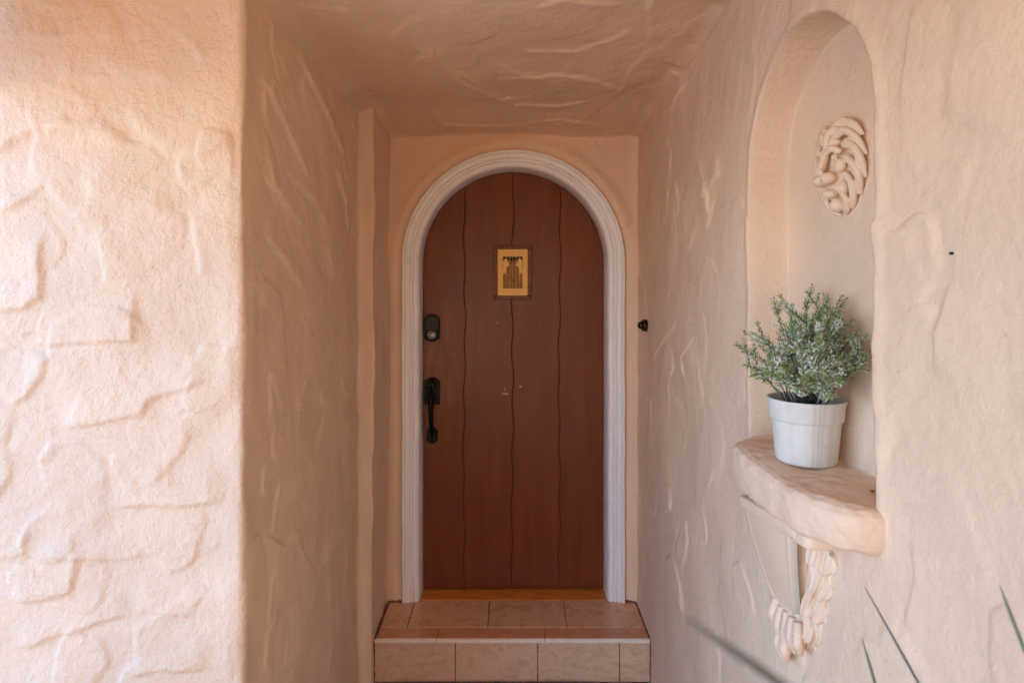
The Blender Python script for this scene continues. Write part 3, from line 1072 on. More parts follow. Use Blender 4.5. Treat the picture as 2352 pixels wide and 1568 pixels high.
mesh_obj('grip', v, f, M['black_metal'], hs, smooth=True)
v, f = tube_data([(-.4105, FY - .012, 1.236), (-.4105, FY - .030, 1.240), (-.4105, FY - .046, 1.236), (-.4105, FY - .056, 1.228)], [.008, .011, .013, .009], 12, flat=.4, up=(1, 0, 0))
mesh_obj('thumb_latch', v, f, M['black_metal'], hs, smooth=True)
lathe('screw', [(.0055, 0), (.005, .002), (.001, .0026)], (-.4105, FY - .0059, .968), M['black_metal'], hs, n=12, axis='y')

# ================================================================== tiled step
stp = thing('entry_step', 'tiled step with pale bullnose edge below the brown door', 'step', (0, 2.85, 0))
box('core', -.630, .640, 2.712, 3.06, -.03, TREAD - .009, M['joint'], stp)
g = .0018
# mortar lines against the walls: uneven dark bead


def bead(name, pts, r0, mat, parent, seed=0):
    P = [Vector(p) for p in pts]; out = []; rad = []
    for a, b_ in zip(P[:-1], P[1:]):
        n = max(2, int((b_ - a).length / .008))
        for i in range(n):
            out.append(a.lerp(b_, i / n))
    out.append(P[-1])
    rr_ = np.random.default_rng(seed)
    rad = [r0 * (.7 + .8 * rr_.random()) for _ in out]
    v, f = tube_data(out, rad, 6)
    return mesh_obj(name, v, f, mat, parent, smooth=True)


bead('mortar_bead', [(-.606, 3.01, TREAD + .001), (-.606, 2.70, TREAD + .001), (-.611, 2.684, TREAD - .012), (-.611, 2.692, .0)], .0055, M['grout'], stp, 1)
bead('mortar_bead', [(.610, 3.01, TREAD + .001), (.610, 2.70, TREAD + .001), (.612, 2.684, TREAD - .012), (.612, 2.692, .0)], .0045, M['grout'], stp, 2)
bead('mortar_bead', [(-.606, 3.008, TREAD + .002), (-.545, 3.004, TREAD + .001)], .008, M['grout'], stp, 3)
bead('mortar_bead', [(.556, 3.004, TREAD + .001), (.615, 3.006, TREAD + .002)], .007, M['grout'], stp, 4)
xj = [-.611, -.479, -.111, .252, .617]
for a, b_ in zip(xj[:-1], xj[1:]):
    box('tread_tile', a + g, b_ - g, 2.784, 3.026, TREAD - .010, TREAD, M['tile_tread'], stp, b=.0015)
xj = [-.613, -.333, .146, .617]
for a, b_ in zip(xj[:-1], xj[1:]):
    nt_ = box('nosing_tile', a + g * .8, b_ - g * .8, 2.6985, 2.7795, TREAD - .0115, TREAD - .001, M['tile_nosing'], stp, b=.001)
    # bullnose edge strip
    v = []; f = []
    pr = [(2.6985, TREAD - .001), (2.694, TREAD - .0012), (2.689, TREAD - .003), (2.686, TREAD - .007), (2.6855, TREAD - .0115), (2.687, TREAD - .0165), (2.6985, TREAD - .0175)]
    for x in (a + g * .8, b_ - g * .8):
        v += [(x, y, z) for y, z in pr]
    n = len(pr)
    for i in range(n):
        j = (i + 1) % n
        f.append((i, j, n + j, n + i))
    f.append(list(range(n))[::-1]); f.append(list(range(n, 2 * n)))
    mesh_obj('bullnose_edge', v, f, M['nosing'], nt_)
xj = [-.611, -.251, .114, .477, .613]
for a, b_ in zip(xj[:-1], xj[1:]):
    box('riser_tile', a + g, b_ - g, 2.700, 2.7105, .004, TREAD - .0215, M['tile_riser'], stp, b=.0015)

# ------------------------------------------------------------------ doormat
mat_o = thing('doormat', 'dark bristly doormat lying against the foot of the tiled step', 'doormat', (-.12, 2.40, 0))
box('backing', -.52, .35, 2.12, 2.672, .001, .006, M['coir'], mat_o)
v = []; f = []; mi = []
rr_ = np.random.default_rng(5)
for k in range(5200):
    x = rr_.uniform(-.52, .35); y = 2.668 - (rr_.random() ** 1.6) * .54
    h = rr_.uniform(.012, .022); dx, dy = rr_.normal(0, .006, 2); w = .0016
    o = len(v)
    v += [(x - w, y, .005), (x + w, y, .005), (x + dx, y + dy, .005 + h), (x, y - w, .005), (x, y + w, .005), (x + dx * 1.1, y + dy, .005 + h)]
    f += [(o, o + 1, o + 2), (o + 3, o + 4, o + 5)]
    q = int(rr_.random() < .25); mi += [q, q]
mesh_obj('bristles', v, f, [M['coir'], M['coir_pale']], mat_o, mat_idx=mi, kind='stuff')

# ================================================================== doorbell
bx, by, bz = .610, 2.82, 1.574
dbell = thing('doorbell', 'small round bronze doorbell on the right wall beside the door', 'doorbell', (bx, by, bz - .03))
lathe('plate', [(.028, -.012), (.028, .002), (.026, .005), (.021, .007), (.0195, .0075)], (bx, by, bz), M['bronze'], dbell, n=32, axis='x')
lathe('button', [(.0195, .007), (.019, .013), (.016, .020), (.011, .026), (.005, .0285), (.0008, .029)], (bx, by, bz + .001), M['bronze'], dbell, n=32, axis='x')
for s_g in (-1, 1):
    lathe('screw', [(.0032, .007), (.003, .0095), (.0006, .0102)], (bx, by, bz + s_g * .0238), M['bronze'], dbell, n=10, axis='x')

# ================================================================== shelf under the niche
sh = thing('niche_shelf', 'rounded plaster shelf jutting out below the niche', 'shelf', (.60, 1.265, 1.28))
SC, SW, SP = 1.268, .258, .104
top, bot = 1.380, 1.283
na = 96
angs = np.linspace(-math.pi / 2, math.pi / 2, na)
prf = [(0.0, 0), (.30, .0), (.6, .0), (.82, -.0005), (.92, -.003), (.97, -.008), (.995, -.017), (1.0, -.03), (.995, -.05), (.985, -.07), (.965, -.085), (.93, -.094), (.86, -.098), (.6, -.099), (0, -.099)]
prf2 = []
for (a, b_) in zip(prf[:-1], prf[1:]):
    k = 5
    for i in range(k):
        t = i / k
        prf2.append((a[0] * (1 - t) + b_[0] * t, a[1] * (1 - t) + b_[1] * t))
prf2.append(prf[-1])
V = np.zeros((na, len(prf2), 3))
for i, a in enumerate(angs):
    sa, ca = math.sin(a), math.cos(a)
    e = 2 / 3.2
    oy = abs(sa) ** e * (1 if sa >= 0 else -1) * SW; ox = abs(ca) ** e * SP
    for j, (k, dz) in enumerate(prf2):
        kk = k
        V[i, j] = (WX + .012 - (ox + .012) * kk if False else WX + .085 * (1 - kk) - ox * kk, SC + oy * (kk if kk > .6 else .6 + (kk - .6) * .3), top + dz * (.83 + .30 * (SC + oy - 1.02) / .49))
nz = fbm(V[:, :, 1] * 16, V[:, :, 2] * 16 + V[:, :, 0] * 16, 3, 101); nz2 = fbm(V[:, :, 1] * 70, V[:, :, 2] * 70 + V[:, :, 0] * 50, 2, 105)
NS = grid_normals(V)
V = V + NS * (.007 * nz + .0016 * nz2)[:, :, None] * (1 if NS[na // 2, 38, 0] < 0 else -1)
Fs = grid_faces(V.shape[0], V.shape[1])
if NS[na // 2, 38, 0] > 0:
    Fs = Fs[:, ::-1].copy()
mesh_obj('slab', V, Fs, M['stucco'], sh, smooth=True)

# ================================================================== carved corbel
cb = thing('wall_corbel', 'carved leaf corbel bracket on the wall under the niche shelf', 'corbel', (.60, 1.335, .94))


def lump(V_, amt, sc, seed):
    V_ = np.asarray(V_, dtype=float)
    n = np.stack([fbm(V_[:, 1] * sc, V_[:, 2] * sc + V_[:, 0] * sc * .7, 2, seed + q * 7) for q in range(3)], axis=1)
    return V_ + n * amt


def rbox(name, c, half_, mat, parent, p=5.0, n=14, amt=.002, seed=0, shear=(0, 0)):
    """rounded block: a superellipsoid with a slightly uneven surface"""
    th_ = np.linspace(-math.pi / 2, math.pi / 2, n); ph_ = np.linspace(0, 2 * math.pi, n * 2 + 1)[:-1]
    e = 2 / p
    sp_ = lambda t: np.sign(t) * np.abs(t) ** e
    V_ = []
    for t in th_:
        for q in ph_:
            V_.append((sp_(math.cos(t)) * sp_(math.cos(q)), sp_(math.cos(t)) * sp_(math.sin(q)), sp_(math.sin(t))))
    V_ = np.array(V_) * np.array(half_)
    V_[:, 2] += V_[:, 1] * shear[0]; V_[:, 0] += V_[:, 2] * shear[1]
    V_ = lump(V_ + np.array(c), amt, 40, seed)
    m = n * 2; f = []
    for i in range(n - 1):
        for j in range(m):
            k = (j + 1) % m
            f.append((i * m + j, i * m + k, (i + 1) * m + k, (i + 1) * m + j))
    return mesh_obj(name, V_, f, mat, parent, smooth=True)


PC = M['plaster_cast']
rbox('abacus', (.588, 1.300, 1.2655), (.054, .150, .0145), PC, cb, p=9, seed=3, amt=.0012, shear=(-.13, 0))
rbox('end_block', (.588, 1.162, 1.279), (.048, .044, .019), PC, cb, p=6, seed=8, shear=(-.1, 0))
# smooth tapering tongue with a raised rim
KT, KB = 1.245, 1.035


def tongue_pt(a, t):
    """a -1..1 across (near..far), t 0..1 top to tip"""
    w = (.114 - .066 * t ** 1.1) * math.sqrt(1 - .96 * max(0.0, (t - .80) / .20) ** 2)
    yc = 1.336 + .006 * t
    skew = -.004 * a
    z = KT - (KT - KB) * t - .014 * a * (1 - t)
    x = .548 + .054 * t ** 1.3 + .010 * a * a * (1 - t) + skew
    return x, yc + a * w, z


na_, nt2 = 31, 40
V = np.zeros((na_, nt2, 3))
for i, a in enumerate(np.linspace(-1, 1, na_)):
    for j, t in enumerate(np.linspace(0, 1, nt2)):
        x, y, z = tongue_pt(a, t)
        rim = math.exp(-((abs(a) - .94) / .05) ** 2) + math.exp(-((t - .02) / .018) ** 2) + math.exp(-((t - .985) / .02) ** 2) * .5
        lip = sst(.965, 1.0, abs(a)) * .012
        V[i, j] = (x - .0036 * min(1, rim) + lip, y, z)
back = V.copy(); back[:, :, 0] = np.minimum(V[:, :, 0] + .020, .64)
n0 = na_ * nt2
F1 = grid_faces(na_, nt2)
nrm = grid_normals(V)[na_ // 2, nt2 // 2]
F1 = F1 if nrm[0] < 0 else F1[:, ::-1]
side = []
def rim_loop():
    idx = [(i, 0) for i in range(na_)] + [(na_ - 1, j) for j in range(1, nt2)] + [(i, nt2 - 1) for i in range(na_ - 2, -1, -1)] + [(0, j) for j in range(nt2 - 2, 0, -1)]
    return [i * nt2 + j for i, j in idx]
lp = rim_loop()
side = np.array([(lp[k], lp[(k + 1) % len(lp)], lp[(k + 1) % len(lp)] + n0, lp[k] + n0) for k in range(len(lp))])
mesh_obj('tongue', np.concatenate([V.reshape(-1, 3), back.reshape(-1, 3)]), np.concatenate([F1, side, F1[:, ::-1] + n0]), PC, cb, smooth=True)
# core behind the tongue, set back
core = []
for (z, w, x) in ((1.262, .120, .604), (1.18, .110, .607), (1.10, .080, .611), (1.03, .052, .614), (.975, .026, .618)):
    core.append([(x, 1.335 - w, z), (x - .004, 1.335 - w * .4, z), (x - .004, 1.335 + w * .4, z), (x, 1.335 + w, z), (.66, 1.335 + w, z), (.66, 1.335 - w, z)])
v = [p for r in core for p in r]; f = []
for k in range(len(core) - 1):
    for i in range(6):
        j = (i + 1) % 6
        f.append((k * 6 + i, k * 6 + j, (k + 1) * 6 + j, (k + 1) * 6 + i))
f.append(list(range(6))); f.append([(len(core) - 1) * 6 + i for i in range(6)][::-1])
mesh_obj('core', v, f, PC, cb)


def leaf_lobe(name, base, tip, w, out, parent, mat, thick=.007, curl=.012, groove=.35):
    """a fleshy carved leaf lobe: pointed oval with a midrib groove and an outward-curling tip"""
    b0 = Vector(base); t0 = Vector(tip); d = (t0 - b0); L = d.length; d.normalize()
    o = Vector(out).normalized(); sd = d.cross(o).normalized(); o = sd.cross(d).normalized()
    n, m = 13, 12
    V_ = []
    for i in range(n):
        t = i / (n - 1)
        ww = w * (math.sin(math.pi * min(1, .12 + t * .9)) ** .75) * (1 - .25 * t) if i < n - 1 else w * .04
        cen = b0 + d * (L * t) + o * (curl * t * t + thick * .2)
        for j in range(m):
            a = 2 * math.pi * j / m
            ca, sa = math.cos(a), math.sin(a)
            th2 = thick * (1 - .4 * t) * (sa if sa < 0 else sa * (1 - groove * math.exp(-(ca / .25) ** 2)))
            V_.append(cen + sd * (ca * ww) + o * (th2 + .3 * thick * ca * ca))
    f = []
    for i in range(n - 1):
        for j in range(m):
            k = (j + 1) % m
            f.append((i * m + j, i * m + k, (i + 1) * m + k, (i + 1) * m + j))
    f.append(list(range(m))[::-1]); f.append([(n - 1) * m + j for j in range(m)])
    return mesh_obj(name, lump([tuple(p) for p in V_], .0015, 60, int(abs(base[2]) * 1000) % 40), f, mat, parent, smooth=True)


# carved acanthus flank: overlapping saw-tooth folds between the core and the wall


def relief(name, Pf, Nf, hf, na2, nt3):
    A = np.linspace(0, 1, na2)[:, None] + np.zeros((1, nt3)); T = np.linspace(0, 1, nt3)[None, :] + np.zeros((na2, 1))
    V_ = Pf(A, T) + Nf(A, T) * hf(A, T)[:, :, None]
    F_ = grid_faces(na2, nt3)
    g_ = grid_normals(V_).mean(axis=(0, 1))
    if g_[0] > 0:
        F_ = F_[:, ::-1].copy()
    B_ = V_.copy(); B_[:, :, 0] = np.minimum(B_[:, :, 0] + .03, .66); B_[:, :, 1] += .012
    n_ = na2 * nt3
    idx = [(i, 0) for i in range(na2)] + [(na2 - 1, j) for j in range(1, nt3)] + [(i, nt3 - 1) for i in range(na2 - 2, -1, -1)] + [(0, j) for j in range(nt3 - 2, 0, -1)]
    l_ = [i * nt3 + j for i, j in idx]
    sd_ = np.array([(l_[k], l_[(k + 1) % len(l_)], l_[(k + 1) % len(l_)] + n_, l_[k] + n_) for k in range(len(l_))])
    return mesh_obj(name, np.concatenate([V_.reshape(-1, 3), B_.reshape(-1, 3)]), np.concatenate([F_, sd_]), PC, cb, smooth=True)


def flank_P(A, T):
    sc = .013 * np.abs(np.sin(T * math.pi * 4.2 + .4))
    X = .594 + .028 * A + .008 * T
    Y = 1.216 - (.040 + sc) * A * (1 - .35 * T) + .066 * T ** 1.3 + .010 * np.sin(T * 13) * (1 - A)
    Z = 1.252 - .255 * T - .018 * A * (1 - T)
    return np.stack([X, Y, Z], axis=2)


def flank_N(A, T):
    return np.stack([-.72 + 0 * A, -.69 + 0 * A, -.1 + 0 * A], axis=2)


def flank_h(A, T):
    f = np.mod(T * 4.2 + .35 * np.sin(A * 2.6) - .45 * A, 1.0)
    saw = f ** 1.3 * (1 - sst(.90, 1.0, f))
    g2 = np.mod(T * 4.2 + .5 + .8 * A, 1.0)
    return .016 * saw * (.55 + .45 * np.sin(A * math.pi)) - .007 * np.exp(-((A - .48 - .12 * np.sin(T * 9)) / .07) ** 2) + .005 * (g2 ** 1.4) * (1 - sst(.86, 1, g2)) * sst(.4, .8, A) + .0012 * np.sin(A * 30 + T * 14) - .006 * sst(.8, 1, T)


relief('acanthus_leaf', flank_P, flank_N, flank_h, 46, 110)


def modelled(name, balls, tubes, place, voxel, mat, parent=None, smooth=3):
    """clay-style modelling: overlapping balls and tapering rolls fused into one continuous skin"""
    parts = []
    for (c, r) in balls:
        bm = bmesh.new(); bmesh.ops.create_icosphere(bm, subdivisions=3, radius=1.0)
        v = [tuple(c[i] + q.co[i] * r[i] for i in range(3)) for q in bm.verts]
        bm.verts.index_update()
        parts.append((v, [tuple(w.index for w in q.verts) for q in bm.faces])); bm.free()
    for (pts, rad) in tubes:
        P0 = [Vector(p) for p in pts]; P = []; R_ = []
        for k in range(len(P0) - 1):
            a, b_, c, d = P0[max(0, k - 1)], P0[k], P0[k + 1], P0[min(len(P0) - 1, k + 2)]
            for i in range(5):
                t = i / 5
                P.append(tuple(.5 * ((2 * b_) + (c - a) * t + (2 * a - 5 * b_ + 4 * c - d) * t * t + (3 * b_ - a - 3 * c + d) * t ** 3)))
                R_.append(rad[k] * (1 - t) + rad[k + 1] * t)
        P.append(tuple(P0[-1])); R_.append(rad[-1])
        parts.append(tube_data(P, R_, 10, up=(.31, .2, .93)))
    v, f = merge(parts)
    me = bpy.data.meshes.new('clay'); me.from_pydata([place(p) for p in v], [], f); me.update()
    bm = bmesh.new(); bm.from_mesh(me); bmesh.ops.recalc_face_normals(bm, faces=bm.faces); bm.to_mesh(me); bm.free()
    tmp = bpy.data.objects.new('clay', me); col.objects.link(tmp)
    m1 = tmp.modifiers.new('fuse', 'REMESH'); m1.mode = 'VOXEL'; m1.voxel_size = voxel
    m2 = tmp.modifiers.new('soften', 'SMOOTH'); m2.factor = .5; m2.iterations = smooth
    dg = bpy.context.evaluated_depsgraph_get()
    ev = tmp.evaluated_get(dg); em = ev.to_mesh()
    V_ = np.empty(len(em.vertices) * 3); em.vertices.foreach_get("co", V_)
    F_ = [tuple(q.vertices) for q in em.polygons]
    ev.to_mesh_clear()
    bpy.data.objects.remove(tmp); bpy.data.meshes.remove(me)
    return mesh_obj(name, V_.reshape(-1, 3), F_, mat, parent, smooth=True)


tb = []; bl = [((.612, 1.345, 1.040), (.016, .070, .030)), ((.616, 1.338, .990), (.012, .034, .035))]
for k in range(8):                                        # scalloped far edge
    t = k / 7
    bl.append(((.608, 1.452 - .074 * t, 1.110 - .088 * t), (.010, .0125, .0095)))
    tb.append(([(.606, 1.440 - .070 * t, 1.112 - .085 * t), (.602, 1.452 - .073 * t, 1.104 - .088 * t), (.610, 1.466 - .076 * t, 1.094 - .090 * t)], (.007, .0075, .004)))
for k, (y0, z0, y1, z1, y2, z2) in enumerate(((1.275, 1.050, 1.262, 1.015, 1.272, .985), (1.300, 1.048, 1.292, 1.008, 1.300, .972), (1.325, 1.046, 1.318, 1.000, 1.326, .955),
                                               (1.350, 1.044, 1.350, 1.000, 1.346, .958), (1.376, 1.050, 1.380, 1.012, 1.370, .980), (1.330, 1.005, 1.322, .965, 1.334, .935), (1.346, 1.000, 1.352, .962, 1.344, .928))):
    tb.append(([(.600, y0, z0), (.592, y1, z1), (.603, y2, z2)], (.010, .012, .005)))
    tb.append(([(.598, y0 + .010, z0 - .004), (.589, y1 + .011, z1 - .002), (.600, y2 + .007, z2 + .006)], (.006, .008, .004)))
modelled('acanthus_foot', bl, tb, lambda p: p, .0018, PC, cb, 3)

# ================================================================== lion head relief
LX, LY, LZ = WX + ND + .006, 1.302, 2.006       # on the back of the niche, facing out (towards -X)


balls = [((0, .004, .008), (.064, .080, .026)), ((0, -.010, .022), (.044, .058, .024)), ((0, -.012, .073), (.016, .009, .010)),
         ((0, -.060, .042), (.020, .011, .021)), ((0, -.083, .022), (.020, .016, .020)), ((0, .052, .036), (.030, .018, .016))]
tubes = [([(0, .044, .050), (0, .012, .060), (0, -.008, .069)], (.010, .0105, .012))]
for sg in (-1, 1):
    balls += [((sg * .0245, .0175, .0465), (.0088, .0075, .008)), ((sg * .037, -.003, .040), (.017, .016, .015)), ((sg * .0155, -.027, .057), (.020, .0140, .019)),
              ((sg * .034, -.050, .030), (.012, .016, .014)), ((sg * .056, .040, .032), (.011, .013, .010))]
    tubes += [([(sg * .007, .027, .058), (sg * .025, .035, .056), (sg * .044, .024, .041)], (.0075, .0085, .006)),
              ([(0, .046, .052), (sg * .013, .070, .052), (sg * .032, .076, .045), (sg * .043, .060, .040)], (.009, .010, .009, .004)),
              ([(sg * .006, .062, .046), (sg * .030, .090, .036), (sg * .062, .080, .024), (sg * .078, .052, .010)], (.011, .013, .011, .004)),
              ([(sg * .024, .062, .044), (sg * .052, .068, .036), (sg * .076, .044, .022), (sg * .086, .010, .008)], (.010, .012, .010, .004)),
              ([(sg * .048, .040, .038), (sg * .072, .030, .030), (sg * .084, -.004, .018), (sg * .080, -.036, .006)], (.009, .0125, .011, .004)),
              ([(sg * .050, .012, .034), (sg * .070, -.006, .028), (sg * .074, -.040, .016), (sg * .062, -.068, .006)], (.009, .0115, .011, .004)),
              ([(sg * .046, -.022, .032), (sg * .058, -.044, .024), (sg * .050, -.074, .014), (sg * .034, -.094, .005)], (.009, .011, .010, .004)),
              ([(sg * .030, -.056, .032), (sg * .036, -.074, .024), (sg * .024, -.094, .014), (sg * .008, -.104, .006)], (.008, .010, .009, .004))]
fine = []
for (pts, rad) in tubes[1:]:
    if len(pts) < 4:
        fine.append((pts, rad)); continue
    for o_, (da, dr, dx_) in enumerate(((.0041, .70, 0), (-.0038, .68, .0012), (.0003, .72, .0034))):     # each lock splits into three strands
        fine.append(([(p[0] + da * (.3 + .25 * k), p[1] + da * (.8 - .2 * k), p[2] + dx_) for k, p in enumerate(pts)], tuple(r * dr for r in rad)))
tubes = tubes[:1] + fine
lion = modelled('lion_head_relief', balls, tubes, lambda p: (LX - p[2] * .82, LY + p[0], LZ + p[1] * .97), .0012, PC, None, 5)
tag(lion, 'plaster lion head relief with a mane mounted in the niche', 'relief')

# ================================================================== potted plant
PX, PY, PZ = .628, 1.302, 1.381
pp = thing('potted_plant', 'bushy grey-green artificial herb in a white pot on the niche shelf', 'potted plant', (PX, PY, PZ))
prf = [(.030, .0), (.060, .0), (.0628, .002), (.0640, .006), (.0718, .086), (.0722, .0885), (.0758, .0900), (.0770, .0925), (.0795, .121), (.0825, .127), (.0832, .131), (.0822, .1335), (.0795, .134), (.0765, .131), (.0745, .118), (.0735, .112), (.002, .112)]
pot = lathe('pot', [(r * .945, h) for r, h in prf], (PX, PY, PZ), pot_mat(PX, PY), pp, n=64)
v, f = lathe_data([(.071, .1125), (.060, .1145), (.04, .1165), (.02, .1175), (.002, .118)], (PX, PY, PZ), 40)
mesh_obj('soil', lump(v, .003, 60, 3), f, M['pot_soil'], pp, smooth=True)

rp = np.random.default_rng(12)


def add_leaf(V_, F_, MI, p, d, side, L, w, mi):
    d = d.normalized(); side = side.normalized()
    up_ = side.cross(d)
    o = len(V_)
    mid = p + d * (L * .45)
    tip = p + d * L + up_ * (L * .06)
    V_ += [tuple(p), tuple(mid + side * w + up_ * (w * .5)), tuple(mid - up_ * (w * .25)), tuple(mid - side * w + up_ * (w * .5)), tuple(tip)]
    F_ += [(o, o + 2, o + 1), (o, o + 3, o + 2), (o + 1, o + 2, o + 4), (o + 2, o + 3, o + 4)]
    MI += [mi] * 4


def grow(V_, F_, MI, pts, r0, frost, density=.0050, leaf=.0140, start=.0):
    """a stem with opposite pairs of short pointed leaves along it"""
    tot = sum((b_ - a).length for a, b_ in zip(pts[:-1], pts[1:]))
    v, f = tube_data([tuple(p) for p in pts], [r0 * (1 - .7 * k / (len(pts) - 1)) for k in range(len(pts))], 5)
    o = len(V_); V_ += v; F_ += [tuple(i + o for i in q) for q in f]; MI += [0] * len(f)
    run = 0; k = 0
    nl = int(tot * (1 - start) / density)
    for i in range(nl):
        s = tot * start + density * i + rp.uniform(-.001, .001)
        a = 0
        for q in range(len(pts) - 1):
            l = (pts[q + 1] - pts[q]).length
            if a + l >= s or q == len(pts) - 2:
                p = pts[q].lerp(pts[q + 1], min(1, max(0, (s - a) / l))); t = (pts[q + 1] - pts[q]).normalized(); break
            a += l
        e1 = t.cross(Vector((.3, .5, .8))).normalized(); e2 = t.cross(e1)
        fr_ = i / max(1, nl - 1)
        for h_ in range(3):
            an = i * 1.35 + h_ * 2.094 + rp.uniform(-.35, .35)
            rad = e1 * math.cos(an) + e2 * math.sin(an)
            d = (t * rp.uniform(.55, 1.1) + rad).normalized()
            L = leaf * rp.uniform(.7, 1.15) * (1 - .25 * fr_)
            tipness = fr_
            z = rp.random()
            mi = 1 if z < frost * (1.15 - .75 * tipness) else (2 if z < .82 else 3)
            add_leaf(V_, F_, MI, p, d, d.cross(rad + t * .01), L, L * .17, mi)
    return V_, F_, MI


def clampx(p):
    p.x = min(p.x, .688)
    if p.z < PZ + .14 and (p.x - PX) ** 2 + (p.y - PY) ** 2 > .07 ** 2:
        p.z = PZ + .14
    return p


targets = []
# tips laid out over the outline: (survey column, row, depth)
for (u, v_, d) in ((1778, 705, 1.36), (1738, 735, 1.38), (1730, 805, 1.33), (1712, 838, 1.30), (1722, 862, 1.25), (1760, 775, 1.30), (1800, 740, 1.28),
                   (1822, 695, 1.33), (1850, 690, 1.38), (1880, 672, 1.35), (1902, 680, 1.30), (1935, 676, 1.27), (1955, 682, 1.25), (1965, 730, 1.22),
                   (1975, 755, 1.20), (1992, 765, 1.18), (1985, 815, 1.19), (1995, 850, 1.17), (1960, 840, 1.16), (1930, 880, 1.14), (1900, 900, 1.15),
                   (1850, 720, 1.20), (1880, 740, 1.17), (1830, 780, 1.17), (1790, 830, 1.18), (1760, 860, 1.19), (1870, 820, 1.13), (1910, 810, 1.14),
                   (1850, 870, 1.14), (1810, 885, 1.17), (1920, 740, 1.18), (1940, 780, 1.17), (1890, 700, 1.25), (1860, 760, 1.28), (1800, 790, 1.24), (1830, 830, 1.22), (1900, 770, 1.24),
                   (1815, 760, 1.24), (1845, 805, 1.16), (1885, 790, 1.15), (1925, 835, 1.15), (1865, 850, 1.13), (1780, 800, 1.25), (1820, 720, 1.27), (1910, 720, 1.22), (1950, 810, 1.18), (1875, 715, 1.30), (1840, 745, 1.22), (1895, 860, 1.13)):
    targets.append(Vector(at(u, v_, d)))
for k, tip in enumerate(targets):
    tip.x = min(tip.x, .688)
    a = rp.uniform(0, 6.28); r = .045 * math.sqrt(rp.random())
    b0 = Vector((PX + r * math.cos(a), PY + r * math.sin(a), PZ + .113))
    b0 = b0.lerp(Vector((PX + (tip.x - PX) * .25, PY + (tip.y - PY) * .25, PZ + .113)), .6)
    ctrl = b0.lerp(tip, .45) + Vector((0, 0, .035)) + Vector(rp.normal(0, .008, 3))
    ctrl.z = max(ctrl.z, PZ + .155)
    pts = []
    for i in range(9):
        t = i / 8
        pts.append(clampx(b0 * (1 - t) ** 2 + ctrl * 2 * t * (1 - t) + tip * t * t + Vector(rp.normal(0, .0015, 3)) * (t > 0) * (t < 1)))
    V_, F_, MI = [], [], []
    frost = .45 if (tip.z > 1.69 or tip.x < .53) else .80
    grow(V_, F_, MI, pts, .0016, frost, start=.30)
    for q in range(rp.integers(3, 6)):
        i0 = int(rp.integers(3, 8))
        p0 = pts[i0]; t = (pts[min(8, i0 + 1)] - pts[i0 - 1]).normalized()
        sdv_ = Vector(rp.normal(0, 1, 3)); sdv_ = (sdv_ - t * sdv_.dot(t)).normalized()
        L = rp.uniform(.025, .055)
        bp = []
        for i in range(5):
            w_ = i / 4
            bp.append(clampx(p0 + (t * .75 + sdv_ * .75) * (L * w_) + Vector((0, 0, .010)) * w_ * w_))
        grow(V_, F_, MI, bp, .0010, frost, start=.08)
    mesh_obj('sprig', V_, F_, [M['stem'], M['leaf_frost'], M['leaf_green'], M['leaf_olive']], pp, mat_idx=MI)
for (u, v_, d) in ((1880, 752, 1.155), (1788, 828, 1.16), (1932, 853, 1.13), (1778, 745, 1.27)):
    c = Vector(at(u, v_, d)); V_, F_, MI = [], [], []
    for k in range(22):
        dd = Vector(rp.normal(0, 1, 3)).normalized()
        p = c + dd * rp.uniform(.001, .007)
        add_leaf(V_, F_, MI, p, dd, dd.cross(Vector((.2, .3, .9))), rp.uniform(.003, .006), .0020, 0)
    mesh_obj('blossom', V_, F_, M['blossom'], pp)

# ================================================================== small dark nail in the right wall
nx = at(2193, 582, WX * FPX / (2193 - 1176))
nail = lathe('nail', [(.0020, -.012), (.0022, -.001), (.0018, .0012), (.0006, .002)], (WX - .006, nx[1], nx[2]), M['dark_void'], None, n=12, axis='x')
tag(nail, 'tiny dark nail stuck in the wall right of the niche', 'nail')

# ================================================================== long-leaved grass in a planter at the foot of the right wall
gp = thing('potted_grass', 'tall thin-bladed grass reaching into view at the lower right', 'plant', (.40, .50, 0))
lathe('planter', [(.09, 0), (.115, 0), (.120, .01), (.150, .28), (.165, .285), (.165, .33), (.150, .335), (.145, .31), (.02, .305)], (.40, .50, 0), M['terracotta'], gp, n=40)
v, f = lathe_data([(.144, .309), (.09, .318), (.03, .322), (.002, .323)], (.40, .50, 0), 30)
mesh_obj('soil', lump(v, .006, 40, 9), f, M['soil'], gp, smooth=True)


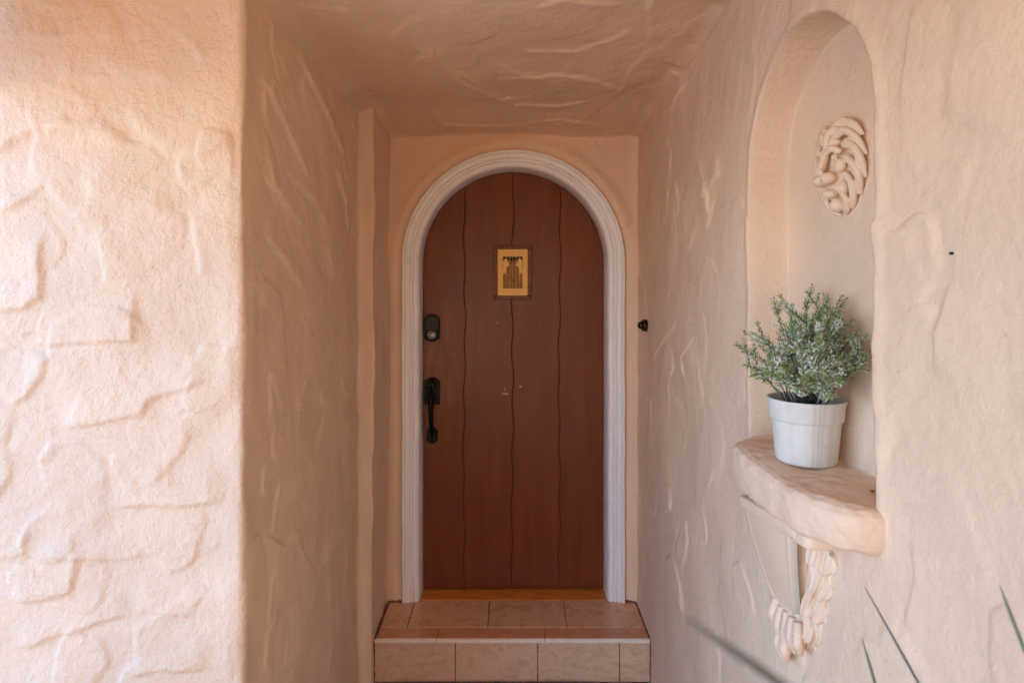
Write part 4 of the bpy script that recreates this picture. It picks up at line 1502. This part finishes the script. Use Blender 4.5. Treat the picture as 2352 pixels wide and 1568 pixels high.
def blade(pts, w, mat):
    P0 = [Vector(p) for p in pts]
    P = []
    for k in range(len(P0) - 1):
        a, b_, c, d = P0[max(0, k - 1)], P0[k], P0[k + 1], P0[min(len(P0) - 1, k + 2)]
        for i in range(8):
            t = i / 8
            P.append(.5 * ((2 * b_) + (c - a) * t + (2 * a - 5 * b_ + 4 * c - d) * t * t + (3 * b_ - a - 3 * c + d) * t ** 3))
    P.append(P0[-1])
    rad = []
    n = len(P)
    for k in range(n):
        t = k / (n - 1)
        rad.append(w * .5 * (min(1, (1 - t) / .22) ** .7 if t > .78 else 1) + .0001)
    v, f = tube_data([tuple(p) for p in P], rad, 6, flat=.3, up=(.1, 1, .2))
    mesh_obj('blade', v, f, mat, gp, smooth=True)


blade([(.41, .50, .30), (.47, .57, .80), at(2235, 1791, .67), at(2110, 1568, .70), at(2048, 1457, .72), at(1985, 1345, .74)], .0030, M['grass_blade_dry'])
blade([(.40, .51, .30), (.45, .60, .80), at(2070, 1774, .72), at(2010, 1568, .74), at(1995, 1516, .745), at(1980, 1465, .75)], .0033, M['grass_blade'])
blade([(.43, .50, .30), (.50, .52, .80), at(2466, 1790, .58), at(2352, 1490, .60), at(2323, 1414, .61), at(2295, 1340, .615)], .0036, M['grass_blade'])
blade([(.38, .48, .30), (.37, .42, .95), (.27, .30, 1.42), at(2300, 1935, .24), at(1790, 1568, .22), at(1680, 1491, .22), at(1570, 1414, .22)], .0034, M['grass_blade_dry'])
rg = np.random.default_rng(3)
for k in range(22):
    a = rg.uniform(0, 6.28); r = rg.uniform(.0, .07); h = rg.uniform(.45, .72)
    b0 = (.40 + r * math.cos(a), .50 + r * math.sin(a), .31)
    o = rg.uniform(.06, .22)
    tx = min(.585, b0[0] + o * math.cos(a)); ty = b0[1] + o * math.sin(a)
    blade([b0, (b0[0] * .6 + tx * .4, b0[1] * .6 + ty * .4, .31 + h * .6), (tx, ty, .31 + h)], rg.uniform(.004, .006), M['grass_blade'] if k % 3 else M['grass_blade_dry'])
